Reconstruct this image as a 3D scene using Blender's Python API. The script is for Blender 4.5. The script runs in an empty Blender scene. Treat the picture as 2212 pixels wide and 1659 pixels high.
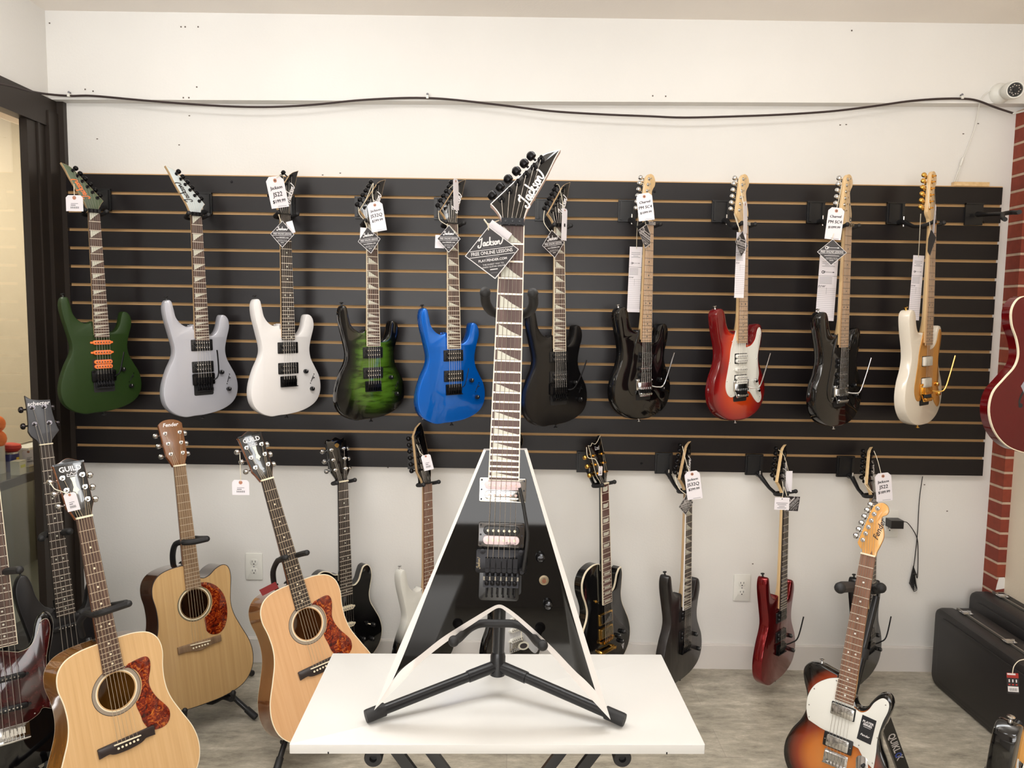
import bpy, bmesh, math, random
from mathutils import Vector, Matrix
random.seed(7)
LOG = []; LMAP = {}
PI = math.pi
sc = bpy.context.scene
COL = sc.collection
# ------------------------------------------------------------------ camera
W_IMG, H_IMG, F = 2212.0, 1659.0, 1660.0
CAM = Vector((0, 0, 1.51))
PITCH, ROLL = math.radians(5.2), math.radians(0.8)
RC = (Matrix.Rotation(PI/2 - PITCH, 3, 'X') @ Matrix.Rotation(ROLL, 3, 'Z'))
cd = bpy.data.cameras.new('camera'); cam = bpy.data.objects.new('camera', cd); COL.objects.link(cam)
cam.location = CAM; cam.rotation_euler = RC.to_euler()
cd.sensor_width = 36.0; cd.lens = 36.0 * F / W_IMG; cd.clip_start = 0.05; cd.clip_end = 60
sc.camera = cam
vs = sc.view_settings
vs.view_transform = 'Standard'; vs.look = 'None'; vs.gamma = 1.0; vs.use_curve_mapping = False
vs.exposure = 0.04
# ------------------------------------------------------------------ world and large lights
wd = bpy.data.worlds.new('world'); sc.world = wd; wd.use_nodes = True
bg = wd.node_tree.nodes['Background']; bg.inputs[0].default_value = (0.95, 0.97, 1.0, 1); bg.inputs[1].default_value = 1.6

def area(name, loc, rot, sx, sy, power, col):
    l = bpy.data.lights.new(name, 'AREA'); l.shape = 'RECTANGLE'; l.size = sx; l.size_y = sy
    l.energy = power; l.color = col
    o = bpy.data.objects.new(name, l); COL.objects.link(o); o.location = loc; o.rotation_euler = rot
    return o
area('daylight_storefront', (-0.9, -3.98, 1.58), (PI/2, 0, 0), 4.2, 1.7, 105, (1.0, 0.965, 0.93))
area('ceiling_lamp', (-0.1, 1.75, 2.645), (0, 0, 0), 2.6, 0.35, 24, (0.95, 0.98, 1.0))
for i, (x, y, p) in enumerate([(-0.1, -1.0, 20), (-0.1, -2.6, 16), (2.6, -0.9, 12), (-2.6, -0.9, 12)]):
    area('ceiling_lamp', (x, y, 2.645), (0, 0, 0), 1.15, 0.5, p, (0.95, 0.98, 1.0))
for x in (-1.15, 1.0): area('ceiling_fill', (x, 1.5, 2.05), (PI, 0, 0), 1.0, 0.3, 36 if x < 0 else 26, (0.97, 0.985, 1.0))  # added fill lights that brighten the ceiling, no fixtures there
sl = bpy.data.lights.new('sunlight', 'SUN'); sl.energy = 9.0; sl.angle = math.radians(1.5); sl.color = (1.0, 0.97, 0.92)
so = bpy.data.objects.new('sunlight', sl); COL.objects.link(so); so.rotation_euler = Vector((-0.22, 0.86, -0.44)).to_track_quat('-Z', 'Y').to_euler()
area('side_room_lamp', (-3.2, 3.3, 2.6), (0, 0, 0), 0.8, 0.8, 52, (1.0, 0.93, 0.82))

def ray(px, py):
    return RC @ Vector(((px - W_IMG/2)/F, -(py - H_IMG/2)/F, -1.0))
def at(px, py, Y):
    d = ray(px, py); return CAM + d * (Y / d.y)
def at_z(px, py, z):
    d = ray(px, py); return CAM + d * ((z - CAM.z) / d.z)
def at_x(px, py, x):
    d = ray(px, py); return CAM + d * (x / d.x)
def pxsize(n, P):                      # metres covered by n pixels at point P
    return n * (-(RC.transposed() @ (P - CAM)).z) / F
# ------------------------------------------------------------------ materials
MATS = {}
def s2l(c):
    return tuple(((v/255.0)/12.92 if v/255.0 <= 0.04045 else ((v/255.0+0.055)/1.055)**2.4) for v in c)
def mat(name, rgb=(128,128,128), rough=0.5, metal=0.0, coat=0.0, spec=0.5, fn=None, trans=0.0, crough=0.05):
    if name in MATS: return MATS[name]
    m = bpy.data.materials.new(name); m.use_nodes = True
    b = m.node_tree.nodes['Principled BSDF']
    b.inputs['Base Color'].default_value = (*s2l(rgb), 1)
    b.inputs['Roughness'].default_value = rough; b.inputs['Metallic'].default_value = metal
    b.inputs['Coat Weight'].default_value = coat; b.inputs['Coat Roughness'].default_value = crough
    b.inputs['Specular IOR Level'].default_value = spec
    b.inputs['Transmission Weight'].default_value = trans
    if fn: fn(m.node_tree, b)
    MATS[name] = m
    return m
def N(nt, t, **kw):
    n = nt.nodes.new(t)
    for k, v in kw.items():
        if k in n.inputs.keys(): n.inputs[k].default_value = v
        else: setattr(n, k, v)
    return n
def coords(nt, scale=(1,1,1), loc=(0,0,0), rot=(0,0,0)):
    tc = N(nt, 'ShaderNodeTexCoord'); mp = N(nt, 'ShaderNodeMapping')
    mp.inputs['Scale'].default_value = scale; mp.inputs['Location'].default_value = loc; mp.inputs['Rotation'].default_value = rot
    nt.links.new(tc.outputs['Object'], mp.inputs['Vector']); return mp.outputs['Vector']
def ramp(nt, src, stops, interp='LINEAR'):
    r = N(nt, 'ShaderNodeValToRGB'); nt.links.new(src, r.inputs[0]); cr = r.color_ramp; cr.interpolation = interp
    while len(cr.elements) < len(stops): cr.elements.new(0.5)
    for e, (p, c) in zip(cr.elements, stops): e.position = p; e.color = (*s2l(c), 1)
    return r.outputs[0]
def bump(nt, b, src, strength, dist=0.001):
    bp = N(nt, 'ShaderNodeBump'); bp.inputs['Strength'].default_value = strength; bp.inputs['Distance'].default_value = dist
    nt.links.new(src, bp.inputs['Height']); nt.links.new(bp.outputs[0], b.inputs['Normal'])
def noise_fn(stops, scale, nscale=1.0, detail=4, rough=0.55, bstr=0, bdist=0.001, distort=0.0):
    def fn(nt, b):
        v = coords(nt, scale); n = N(nt, 'ShaderNodeTexNoise'); n.inputs['Scale'].default_value = nscale
        n.inputs['Detail'].default_value = detail; n.inputs['Roughness'].default_value = rough; n.inputs['Distortion'].default_value = distort
        nt.links.new(v, n.inputs['Vector'])
        if stops: nt.links.new(ramp(nt, n.outputs[0], stops), b.inputs['Base Color'])
        if bstr: bump(nt, b, n.outputs[0], bstr, bdist)
    return fn
def wood(name, c1, c2, c3, rough=0.4, coat=0.0, sc_=(90, 5, 60), axis='Y'):
    return mat(name, c2, rough, coat=coat, fn=noise_fn([(0.25, c1), (0.5, c2), (0.75, c3)], sc_, 1.0, 3, 0.6))
def burst(name, stops, c1, r1, c2, r2, rough=0.12, grain=None):
    # finish whose pigment darkens towards the rim of the body
    def fn(nt, b):
        v = coords(nt)
        outs = []
        for c, r in ((c1, r1), (c2, r2)):
            mp = N(nt, 'ShaderNodeMapping'); mp.inputs['Location'].default_value = (-c[0]/r[0], -c[1]/r[1], 0)
            mp.inputs['Scale'].default_value = (1/r[0], 1/r[1], 0); nt.links.new(v, mp.inputs['Vector'])
            l = N(nt, 'ShaderNodeVectorMath', operation='LENGTH'); nt.links.new(mp.outputs[0], l.inputs[0]); outs.append(l.outputs['Value'])
        mn = N(nt, 'ShaderNodeMath', operation='SMOOTH_MIN'); mn.inputs[2].default_value = 0.35
        nt.links.new(outs[0], mn.inputs[0]); nt.links.new(outs[1], mn.inputs[1])
        col = ramp(nt, mn.outputs[0], stops)
        if grain:
            gv = coords(nt, grain[0]); n = N(nt, 'ShaderNodeTexNoise'); n.inputs['Scale'].default_value = 1; n.inputs['Detail'].default_value = 3
            nt.links.new(gv, n.inputs['Vector'])
            g = ramp(nt, n.outputs[0], grain[1]); mx = N(nt, 'ShaderNodeMix', data_type='RGBA', blend_type='MULTIPLY')
            mx.inputs[0].default_value = 1.0; nt.links.new(col, mx.inputs[6]); nt.links.new(g, mx.inputs[7]); col = mx.outputs[2]
        nt.links.new(col, b.inputs['Base Color'])
    return mat(name, (80,80,80), rough, coat=0.6, fn=fn)

def wall_paint(name, rgb, bs=0.25):
    def fn(nt, b):
        v = coords(nt); n = N(nt, 'ShaderNodeTexNoise'); n.inputs['Scale'].default_value = 120; n.inputs['Detail'].default_value = 5
        nt.links.new(v, n.inputs['Vector'])
        n2 = N(nt, 'ShaderNodeTexNoise'); n2.inputs['Scale'].default_value = 1.3; n2.inputs['Detail'].default_value = 3; nt.links.new(v, n2.inputs['Vector'])
        c1 = tuple(int(x*0.965) for x in rgb)
        nt.links.new(ramp(nt, n2.outputs[0], [(0.3, c1), (0.7, rgb)]), b.inputs['Base Color'])
        bump(nt, b, n.outputs[0], bs, 0.002)
    return mat(name, rgb, 0.75, fn=fn)
M_WALL = wall_paint('white_wall_paint', (226, 223, 218))
M_WALLR = wall_paint('cream_wall_paint', (226, 212, 190))
M_CEIL = wall_paint('ceiling_paint', (238, 230, 220))
M_BEIGE = wall_paint('beige_wall_paint', (212, 194, 168))
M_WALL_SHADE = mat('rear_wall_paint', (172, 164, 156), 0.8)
M_BASE = mat('baseboard_paint', (218, 212, 206), 0.45)
def floor_fn(nt, b):
    v = coords(nt)
    br = N(nt, 'ShaderNodeTexBrick'); br.offset = 0.37
    br.inputs['Scale'].default_value = 1.0; br.inputs['Brick Width'].default_value = 1.2; br.inputs['Row Height'].default_value = 0.18
    br.inputs['Mortar Size'].default_value = 0.0015; br.inputs['Color1'].default_value = (0.45,0.45,0.45,1); br.inputs['Color2'].default_value = (0.62,0.62,0.62,1)
    br.inputs['Mortar'].default_value = (0.28,0.28,0.28,1)
    nt.links.new(v, br.inputs['Vector'])
    mp = coords(nt, (5.0, 12, 1)); n = N(nt, 'ShaderNodeTexNoise'); n.inputs['Scale'].default_value = 1; n.inputs['Detail'].default_value = 9; n.inputs['Roughness'].default_value = 0.78; n.inputs['Distortion'].default_value = 0.15
    nt.links.new(mp, n.inputs['Vector'])
    c = ramp(nt, n.outputs[0], [(0.33, (116, 110, 98)), (0.46, (156, 149, 134)), (0.55, (174, 166, 150)), (0.70, (212, 204, 188))])
    mx = N(nt, 'ShaderNodeMix', data_type='RGBA', blend_type='OVERLAY'); mx.inputs[0].default_value = 0.35
    nt.links.new(c, mx.inputs[6]); nt.links.new(br.outputs[0], mx.inputs[7]); nt.links.new(mx.outputs[2], b.inputs['Base Color'])
M_FLOOR = mat('grey_plank_vinyl', (120,113,100), 0.45, fn=floor_fn)
def brick_fn(nt, b):
    tc = N(nt, 'ShaderNodeTexCoord'); sp = N(nt, 'ShaderNodeSeparateXYZ'); nt.links.new(tc.outputs['Object'], sp.inputs[0])
    ad = N(nt, 'ShaderNodeMath', operation='ADD'); nt.links.new(sp.outputs[0], ad.inputs[0]); nt.links.new(sp.outputs[1], ad.inputs[1])
    cb = N(nt, 'ShaderNodeCombineXYZ'); nt.links.new(ad.outputs[0], cb.inputs[0]); nt.links.new(sp.outputs[2], cb.inputs[1])
    br = N(nt, 'ShaderNodeTexBrick'); br.inputs['Scale'].default_value = 1; br.inputs['Brick Width'].default_value = 0.42; br.inputs['Row Height'].default_value = 0.0635
    br.inputs['Mortar Size'].default_value = 0.006; br.inputs['Mortar Smooth'].default_value = 0.3
    br.inputs['Color1'].default_value = (*s2l((140,62,40)),1); br.inputs['Color2'].default_value = (*s2l((122,50,36)),1); br.inputs['Mortar'].default_value = (*s2l((186,160,138)),1)
    nt.links.new(cb.outputs[0], br.inputs['Vector'])
    n = N(nt, 'ShaderNodeTexNoise'); n.inputs['Scale'].default_value = 35; n.inputs['Detail'].default_value = 6; nt.links.new(tc.outputs['Object'], n.inputs['Vector'])
    mx = N(nt, 'ShaderNodeMix', data_type='RGBA', blend_type='OVERLAY'); mx.inputs[0].default_value = 0.3
    nt.links.new(br.outputs[0], mx.inputs[6]); nt.links.new(n.outputs[0], mx.inputs[7]); nt.links.new(mx.outputs[2], b.inputs['Base Color'])
    iv = N(nt, 'ShaderNodeMath', operation='SUBTRACT'); iv.inputs[0].default_value = 1; nt.links.new(br.outputs['Fac'], iv.inputs[1])
    bump(nt, b, iv.outputs[0], 0.8, 0.004)
M_BRICK = mat('red_brick', (140,62,40), 0.85, fn=brick_fn)
M_BRONZE = mat('dark_bronze_metal', (50, 42, 36), 0.42, 0.35)
M_GLASS = mat('clear_glass', (235, 240, 236), 0.02, trans=1.0)
M_SLAT = mat('black_laminate', (24, 20, 21), 0.30, spec=0.34, fn=noise_fn(None, (1,1,1), 160, 3, 0.5, 0.10, 0.0008))
M_MDF = mat('raw_fibreboard', (194, 154, 104), 0.7)
M_BLK = mat('gloss_black', (9, 8, 8), 0.03, spec=0.36)
M_SATBLK = mat('satin_black', (18, 17, 18), 0.33)
M_RUBBER = mat('black_rubber', (26, 25, 26), 0.6)
M_PBLK = mat('black_plastic', (20, 19, 20), 0.38)
M_PAINTBLK = mat('black_painted_steel', (24, 24, 26), 0.3)
M_MBLK = mat('black_nickel_metal', (26, 25, 27), 0.28, 0.7)
M_CHROME = mat('chrome', (215, 215, 215), 0.13, 1.0)
M_GOLD = mat('gold_plate', (226, 178, 92), 0.2, 1.0)
M_STEEL = mat('string_steel', (178, 170, 160), 0.35, 0.6)
M_FRET = mat('nickel_fret', (226, 216, 200), 0.3, 0.55)
M_ROSE = wood('rosewood', (58, 40, 32), (84, 62, 52), (104, 78, 64), 0.55)
M_DROSE = wood('dark_rosewood', (34, 26, 22), (52, 42, 36), (66, 54, 46), 0.5)
M_BRROSE = wood('brown_rosewood', (88, 56, 40), (116, 78, 58), (132, 92, 70), 0.5)
M_WALNUT = wood('walnut_fingerboard', (108, 84, 62), (132, 106, 80), (148, 120, 92), 0.5)
M_MAPLE = wood('maple', (208, 172, 120), (222, 188, 138), (232, 202, 156), 0.3, 0.4, (60, 4, 60))
M_MAPLEB = wood('maple_fingerboard', (166, 132, 98), (178, 144, 110), (190, 156, 122), 0.35, 0.2, (60, 4, 60))
M_AMBER = wood('amber_maple', (196, 136, 66), (212, 154, 82), (224, 170, 98), 0.25, 0.5, (60, 4, 60))
M_MAHOG = wood('mahogany', (92, 48, 24), (118, 66, 34), (140, 84, 46), 0.2, 0.6, (50, 4, 50))
M_SIDEROSE = wood('dark_wood_side', (40, 24, 16), (64, 38, 24), (88, 54, 32), 0.15, 0.7, (40, 6, 40))
M_SPRUCE = wood('spruce_top', (198, 158, 108), (208, 168, 118), (216, 178, 130), 0.3, 0.3, (110, 2.2, 20))
M_CEDARTOP = wood('aged_spruce_top', (180, 144, 94), (192, 156, 106), (202, 168, 118), 0.35, 0.2, (90, 1.6, 20))
M_IVORY = mat('cream_plastic', (232, 220, 192), 0.35)
M_WHITE = mat('gloss_white', (226, 222, 218), 0.12, spec=0.5)
M_WHITEP = mat('white_plastic', (222, 220, 212), 0.3)
M_PEARL = mat('pearl_inlay', (206, 204, 188), 0.3)
M_BIND = mat('ivory_binding', (228, 216, 190), 0.4)
M_PINKCOIL = mat('pale_pink_plastic', (232, 208, 210), 0.35)
M_ORANGE = mat('orange_plastic', (248, 128, 62), 0.4)
M_INKB = mat('black_ink', (24, 24, 28), 0.6)
M_INKG = mat('grey_ink', (120, 118, 122), 0.7)
M_INKW = mat('white_print', (226, 222, 222), 0.6)
M_PAPER = mat('white_card', (232, 226, 230), 0.7)
M_TAGBLK = mat('black_card', (34, 28, 30), 0.5)
M_EYELET = mat('tag_eyelet', (176, 120, 96), 0.7)
M_STRINGC = mat('cotton_string', (222, 212, 190), 0.8)
M_TORT = mat('tortoiseshell', (120, 40, 16), 0.12, coat=0.5, fn=noise_fn([(0.36, (60, 14, 8)), (0.50, (112, 30, 12)), (0.60, (158, 64, 20)), (0.72, (214, 138, 48))], (1,1,1), 60, 4, 0.6, distort=1.5))
M_DTORT = mat('dark_tortoiseshell', (56, 14, 14), 0.12, coat=0.4, fn=noise_fn([(0.35, (34, 10, 12)), (0.7, (72, 20, 20))], (1,1,1), 40, 4, 0.6))
# ------------------------------------------------------------------ mesh builder
def spline(pts, n=6, closed=True):
    out = []; L = len(pts)
    rng = range(L) if closed else range(L-1)
    for i in rng:
        p1, p2 = pts[i], pts[(i+1) % L]
        p0 = pts[(i-1) % L] if (closed or i > 0) else p1
        p3 = pts[(i+2) % L] if (closed or i+2 < L) else p2
        if len(p1) > 2 and p1[2] == 'c': p0 = p1
        if len(p2) > 2 and p2[2] == 'c': p3 = p2
        for k in range(n):
            t = k/n
            q = []
            for a in range(2):
                m1 = (p2[a]-p0[a])*0.5; m2 = (p3[a]-p1[a])*0.5
                q.append((2*t**3-3*t*t+1)*p1[a] + (t**3-2*t*t+t)*m1 + (-2*t**3+3*t*t)*p2[a] + (t**3-t*t)*m2)
            out.append(tuple(q))
    if not closed: out.append((pts[-1][0], pts[-1][1]))
    return out
def spline3(pts, n=6):
    out = []
    for i in range(len(pts)-1):
        p0 = pts[max(i-1, 0)]; p1 = pts[i]; p2 = pts[i+1]; p3 = pts[min(i+2, len(pts)-1)]
        for k in range(n):
            t = k/n; m1 = (p2-p0)*0.5; m2 = (p3-p1)*0.5
            out.append(p1*(2*t**3-3*t*t+1) + m1*(t**3-2*t*t+t) + p2*(-2*t**3+3*t*t) + m2*(t**3-t*t))
    out.append(pts[-1].copy()); return out
def mm(pts): return [tuple([p[0]/1000.0, p[1]/1000.0] + list(p[2:])) for p in pts]
def poly_area(p): return 0.5*sum(p[i][0]*p[(i+1) % len(p)][1] - p[(i+1) % len(p)][0]*p[i][1] for i in range(len(p)))
def ccw(p): return p if poly_area(p) > 0 else p[::-1]
def inset(p, d):
    out = []; n = len(p)
    for i in range(n):
        a, b, c = Vector(p[i-1][:2]), Vector(p[i][:2]), Vector(p[(i+1) % n][:2])
        e1 = (b-a); e2 = (c-b)
        if e1.length < 1e-9: e1 = e2
        if e2.length < 1e-9: e2 = e1
        e1 = e1.normalized(); e2 = e2.normalized()
        n1 = Vector((-e1.y, e1.x)); n2 = Vector((-e2.y, e2.x)); m = n1+n2
        if m.length < 1e-6: m = n1
        m.normalize(); k = 1/max(m.dot(n1), 0.4)
        q = b + m*d*k; out.append((q.x, q.y))
    return out
def rrect(w, h, r=0.002, cx=0, cy=0, n=4):
    out = []
    for sx, sy, a0 in ((1,-1,-90),(1,1,0),(-1,1,90),(-1,-1,180)):
        for k in range(n+1):
            a = math.radians(a0 + 90*k/n); out.append((cx+sx*(w/2-r)+r*math.cos(a), cy+sy*(h/2-r)+r*math.sin(a)))
    return out
def circ(r, cx=0, cy=0, n=24): return [(cx+r*math.cos(2*PI*k/n), cy+r*math.sin(2*PI*k/n)) for k in range(n)]
TEXTCACHE = {}
def text_mesh(s, bold=0.0):
    key = (s, bold)
    if key not in TEXTCACHE:
        cu = bpy.data.curves.new('txt', 'FONT'); cu.body = s; cu.size = 1.0; cu.resolution_u = 2; cu.offset = bold
        cu.align_x = 'CENTER'; cu.align_y = 'CENTER'
        o = bpy.data.objects.new('txt', cu); COL.objects.link(o)
        dg = bpy.context.evaluated_depsgraph_get(); me = bpy.data.meshes.new_from_object(o.evaluated_get(dg))
        TEXTCACHE[key] = ([v.co.copy() for v in me.vertices], [tuple(p.vertices) for p in me.polygons])
        bpy.data.meshes.remove(me); bpy.data.objects.remove(o); bpy.data.curves.remove(cu)
    return TEXTCACHE[key]
class MB:
    def __init__(s): s.v = []; s.f = []; s.mi = []; s.mats = []; s.T = Matrix.Identity(4)
    def m(s, mt):
        if mt not in s.mats: s.mats.append(mt)
        return s.mats.index(mt)
    def add(s, vs_, fs, mt):
        o = len(s.v); k = s.m(mt)
        s.v += [s.T @ Vector(v) for v in vs_]
        for f in fs: s.f.append([i+o for i in f]); s.mi.append(k)
        return s
    def box(s, c, d, mt, R=None):
        x, y, z = d[0]/2, d[1]/2, d[2]/2; R = R or Matrix.Identity(3); c = Vector(c)
        vs_ = [c + R @ Vector(p) for p in ((-x,-y,-z),(x,-y,-z),(x,y,-z),(-x,y,-z),(-x,-y,z),(x,-y,z),(x,y,z),(-x,y,z))]
        return s.add(vs_, [(0,3,2,1),(4,5,6,7),(0,1,5,4),(1,2,6,5),(2,3,7,6),(3,0,4,7)], mt)
    def tube(s, pts, r, mt, seg=8, cap=True):
        pts = [Vector(p) for p in pts]; n = len(pts)
        rs = r if isinstance(r, (list, tuple)) else [r]*n
        t = (pts[1]-pts[0]).normalized(); up = Vector((0,0,1)) if abs(t.z) < 0.9 else Vector((1,0,0))
        u = t.cross(up).normalized(); vs_ = []; fs = []
        for i in range(n):
            a = pts[min(i+1, n-1)] - pts[max(i-1, 0)]
            if a.length > 1e-9:
                t2 = a.normalized(); ax = t.cross(t2)
                if ax.length > 1e-6: u = Matrix.Rotation(t.angle(t2), 3, ax.normalized()) @ u
                t = t2
            w = t.cross(u)
            for k in range(seg):
                an = 2*PI*k/seg; vs_.append(pts[i] + (u*math.cos(an) + w*math.sin(an))*rs[i])
        for i in range(n-1):
            for k in range(seg):
                a = i*seg+k; b = i*seg+(k+1) % seg; fs.append((a, b, b+seg, a+seg))
        if cap: fs.append(tuple(range(seg))[::-1]); fs.append(tuple((n-1)*seg+k for k in range(seg)))
        return s.add(vs_, fs, mt)
    def lathe(s, prof, c, ax, mt, seg=16):
        ax = Vector(ax).normalized(); up = Vector((0,0,1)) if abs(ax.z) < 0.9 else Vector((1,0,0))
        u = ax.cross(up).normalized(); w = ax.cross(u); c = Vector(c); vs_ = []; fs = []
        for r, h in prof:
            for k in range(seg):
                an = 2*PI*k/seg; vs_.append(c + ax*h + (u*math.cos(an)+w*math.sin(an))*max(r, 1e-5))
        for i in range(len(prof)-1):
            for k in range(seg):
                a = i*seg+k; b = i*seg+(k+1) % seg; fs.append((a, b, b+seg, a+seg))
        fs.append(tuple(range(seg))[::-1]); fs.append(tuple((len(prof)-1)*seg+k for k in range(seg)))
        return s.add(vs_, fs, mt)
    def ball(s, c, r, mt, seg=14):
        pr = [(r*math.sin(PI*i/8), -r*math.cos(PI*i/8)) for i in range(9)]
        return s.lathe(pr, c, (0,0,1), mt, seg)
    def rings(s, rings, mats_, capf=None, capb=None):
        # rings: list of (outline, z), back to front; mats_: one per gap
        n = len(rings[0][0])
        for j in range(len(rings)-1):
            (a, za), (b, zb) = rings[j], rings[j+1]
            vs_ = [(p[0], p[1], za) for p in a] + [(p[0], p[1], zb) for p in b]
            s.add(vs_, [(k, (k+1) % n, n+(k+1) % n, n+k) for k in range(n)], mats_[j])
        if capb: s.add([(p[0], p[1], rings[0][1]) for p in rings[0][0]], [tuple(range(n))[::-1]], capb)
        if capf: s.add([(p[0], p[1], rings[-1][1]) for p in rings[-1][0]], [tuple(range(n))], capf)
        return s
    def slab(s, outline, z0, z1, mt, bev=0.0, side=None, back=None, bm_=None):
        o = ccw([tuple(p[:2]) for p in outline]); side = side or mt; back = back or side
        if bev <= 0: return s.rings([(o, z0), (o, z1)], [side], mt, back)
        b = bev; bm_ = bm_ or side
        rg = [(inset(o, b), z0), (inset(o, b*0.3), z0+b*0.3), (o, z0+b), (o, z1-b), (inset(o, b*0.3), z1-b*0.3), (inset(o, b), z1)]
        return s.rings(rg, [side, side, side, bm_, bm_], mt, back)
    def holed(s, outline, holes, z, mt):
        bm = bmesh.new()
        for lp in [outline] + holes:
            vv = [bm.verts.new((p[0], p[1], z)) for p in lp]
            for i in range(len(vv)): bm.edges.new((vv[i], vv[(i+1) % len(vv)]))
        bmesh.ops.triangle_fill(bm, edges=bm.edges[:], use_beauty=True, normal=(0,0,1))
        bm.verts.index_update()
        vs_ = [v.co.copy() for v in bm.verts]; fs = []
        for f in bm.faces:
            ids = [v.index for v in f.verts]
            if f.normal.z < 0: ids = ids[::-1]
            fs.append(ids)
        bm.free(); return s.add(vs_, fs, mt)
    def ribbon(s, pts, w, z, mt):
        pts = [Vector(p[:2]) for p in pts]; vs_ = []; fs = []; n = len(pts)
        for i in range(n):
            t = (pts[min(i+1, n-1)] - pts[max(i-1, 0)]); t = t.normalized() if t.length > 0 else Vector((1,0))
            nn = Vector((-t.y, t.x))*w/2
            zz = z+2e-6*i; vs_ += [(pts[i].x+nn.x, pts[i].y+nn.y, zz), (pts[i].x-nn.x, pts[i].y-nn.y, zz)]
        for i in range(n-1): fs.append((2*i, 2*i+1, 2*i+3, 2*i+2))
        return s.add(vs_, fs, mt)
    def text(s, st, size, pos, mt, shear=0.0, rot=0.0, bold=0.0, sx=1.0):
        vv, ff = text_mesh(st, bold); ca, sa = math.cos(rot), math.sin(rot); out = []
        for v in vv:
            x = (v.x*sx + v.y*shear)*size; y = v.y*size
            out.append((pos[0]+x*ca-y*sa, pos[1]+x*sa+y*ca, pos[2]))
        return s.add(out, ff, mt)
    def build(s, name, parent=None, sharp=32, smooth=True):
        me = bpy.data.meshes.new(name); me.from_pydata([tuple(v) for v in s.v], [], s.f)
        for mt in s.mats: me.materials.append(mt)
        me.polygons.foreach_set('material_index', s.mi)
        bm = bmesh.new(); bm.from_mesh(me); bmesh.ops.remove_doubles(bm, verts=bm.verts[:], dist=1e-6)
        big = [f for f in bm.faces if len(f.verts) > 4]
        if big: bmesh.ops.triangulate(bm, faces=big, ngon_method='EAR_CLIP')
        if smooth:
            lim = math.radians(sharp)
            for f in bm.faces: f.smooth = True
            for e in bm.edges:
                if len(e.link_faces) == 2:
                    try: e.smooth = e.calc_face_angle() < lim
                    except Exception: pass
        bm.to_mesh(me); bm.free(); me.update()
        o = bpy.data.objects.new(name, me); COL.objects.link(o)
        if parent: o.parent = parent
        return o
def tagit(o, label, cat, group=None, kind=None):
    if label: o['label'] = label
    if cat: o['category'] = cat
    if group: o['group'] = group
    if kind: o['kind'] = kind
    return o
def thing(name, Mx, label, cat, group=None):
    o = bpy.data.objects.new(name, None); COL.objects.link(o); o.matrix_world = Mx; o.empty_display_size = 0.05
    return tagit(o, label, cat, group)
def struct(o): o['kind'] = 'structure'; return o
def frame(Pe, Pn, psi, L):
    y = (Pn-Pe); s = y.length/L; y.normalize()
    n0 = Vector((math.sin(psi), -math.cos(psi), 0)); z = (n0 - y*n0.dot(y)).normalized(); x = y.cross(z)
    R = Matrix((x, y, z)).transposed().to_4x4()
    return Matrix.Translation(Pe) @ R @ Matrix.Scale(s, 4)
# ------------------------------------------------------------------ ROOM
YW = 3.2; XL = -1.86; XR = 2.06; ZC = 2.675; YUP = 3.145
zlip = at(1106, 218, YUP).z
def wall_box(name, x0, x1, y0, y1, z0, z1, mt):
    b = MB(); b.box(((x0+x1)/2, (y0+y1)/2, (z0+z1)/2), (x1-x0, y1-y0, z1-z0), mt); return struct(b.build(name, smooth=False))
wall_box('floor', -6.5, 4.3, -6.0, 5.2, -0.08, 0.0, M_FLOOR)
wall_box('ceiling', -6.5, 4.3, -4.6, 5.2, ZC, ZC+0.1, M_CEIL)
b = MB()
b.box(((XL-0.1+XR)/2+0.1, YW+0.06, ZC/2), (XR-XL+0.4, 0.12, ZC), M_WALL)
# upper part of the wall stands proud, its lower edge runs slightly out of level
zl, zr = at(130, 215, YUP).z, at(2190, 222, YUP).z
xa, xb = XL, XR+0.2
b.add([(xa, YUP, zl), (xb, YUP, zr), (xb, YUP, ZC), (xa, YUP, ZC), (xa, YW+0.01, zl), (xb, YW+0.01, zr), (xb, YW+0.01, ZC), (xa, YW+0.01, ZC)],
      [(0,1,2,3), (0,4,5,1), (1,5,6,2), (3,2,6,7), (0,3,7,4)], M_WALL)
# small nail holes and nicks in the plaster
M_NICK = mat('plaster_nick', (96, 84, 76), 0.9)
for px_, py_ in ((107,50),(76,31),(391,58),(400,58),(428,58),(184,193),(201,197),(425,188),(396,211),(408,211),(1410,207),(1438,208),(1840,66)):
    P = at(px_, py_, YUP-0.0008); b.box(P, (0.005, 0.002, 0.005), M_NICK)
for px_, py_ in ((409,250),(210,300),(387,313),(697,378),(735,374),(1815,270),(1828,269),(2081,289),(2113,267),(715,1014),(838,1010),(1626,1218),(1997,1047),(2046,1104)):
    P = at(px_, py_, YW-0.0008); b.box(P, (0.006, 0.002, 0.0035), M_NICK)
struct(b.build('wall_back', smooth=False))
# left side: painted bulkhead above a dark-framed glazed screen
zh = 2.335
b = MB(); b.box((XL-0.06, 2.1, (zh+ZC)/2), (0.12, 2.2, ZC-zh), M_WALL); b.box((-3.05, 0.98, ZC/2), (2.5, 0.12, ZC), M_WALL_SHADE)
struct(b.build('wall_left', smooth=False))
wf = bpy.data.objects.new('window_1', None); COL.objects.link(wf); struct(wf)
b = MB()
b.box((XL-0.012, 2.1, zh-0.055), (0.05, 2.2, 0.11), M_BRONZE)
b.box((XL-0.012, 3.095, zh/2-0.05), (0.03, 0.2, zh-0.1), M_BRONZE); b.box((XL+0.004, 3.155, zh/2-0.02), (0.03, 0.09, zh-0.06), M_BRONZE)
b.box((XL+0.004, 3.06, zh/2-0.02), (0.012, 0.012, zh-0.06), M_BRONZE)
b.box((XL+0.012, YW-0.012, zh/2), (0.055, 0.024, zh), M_BRONZE)
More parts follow.
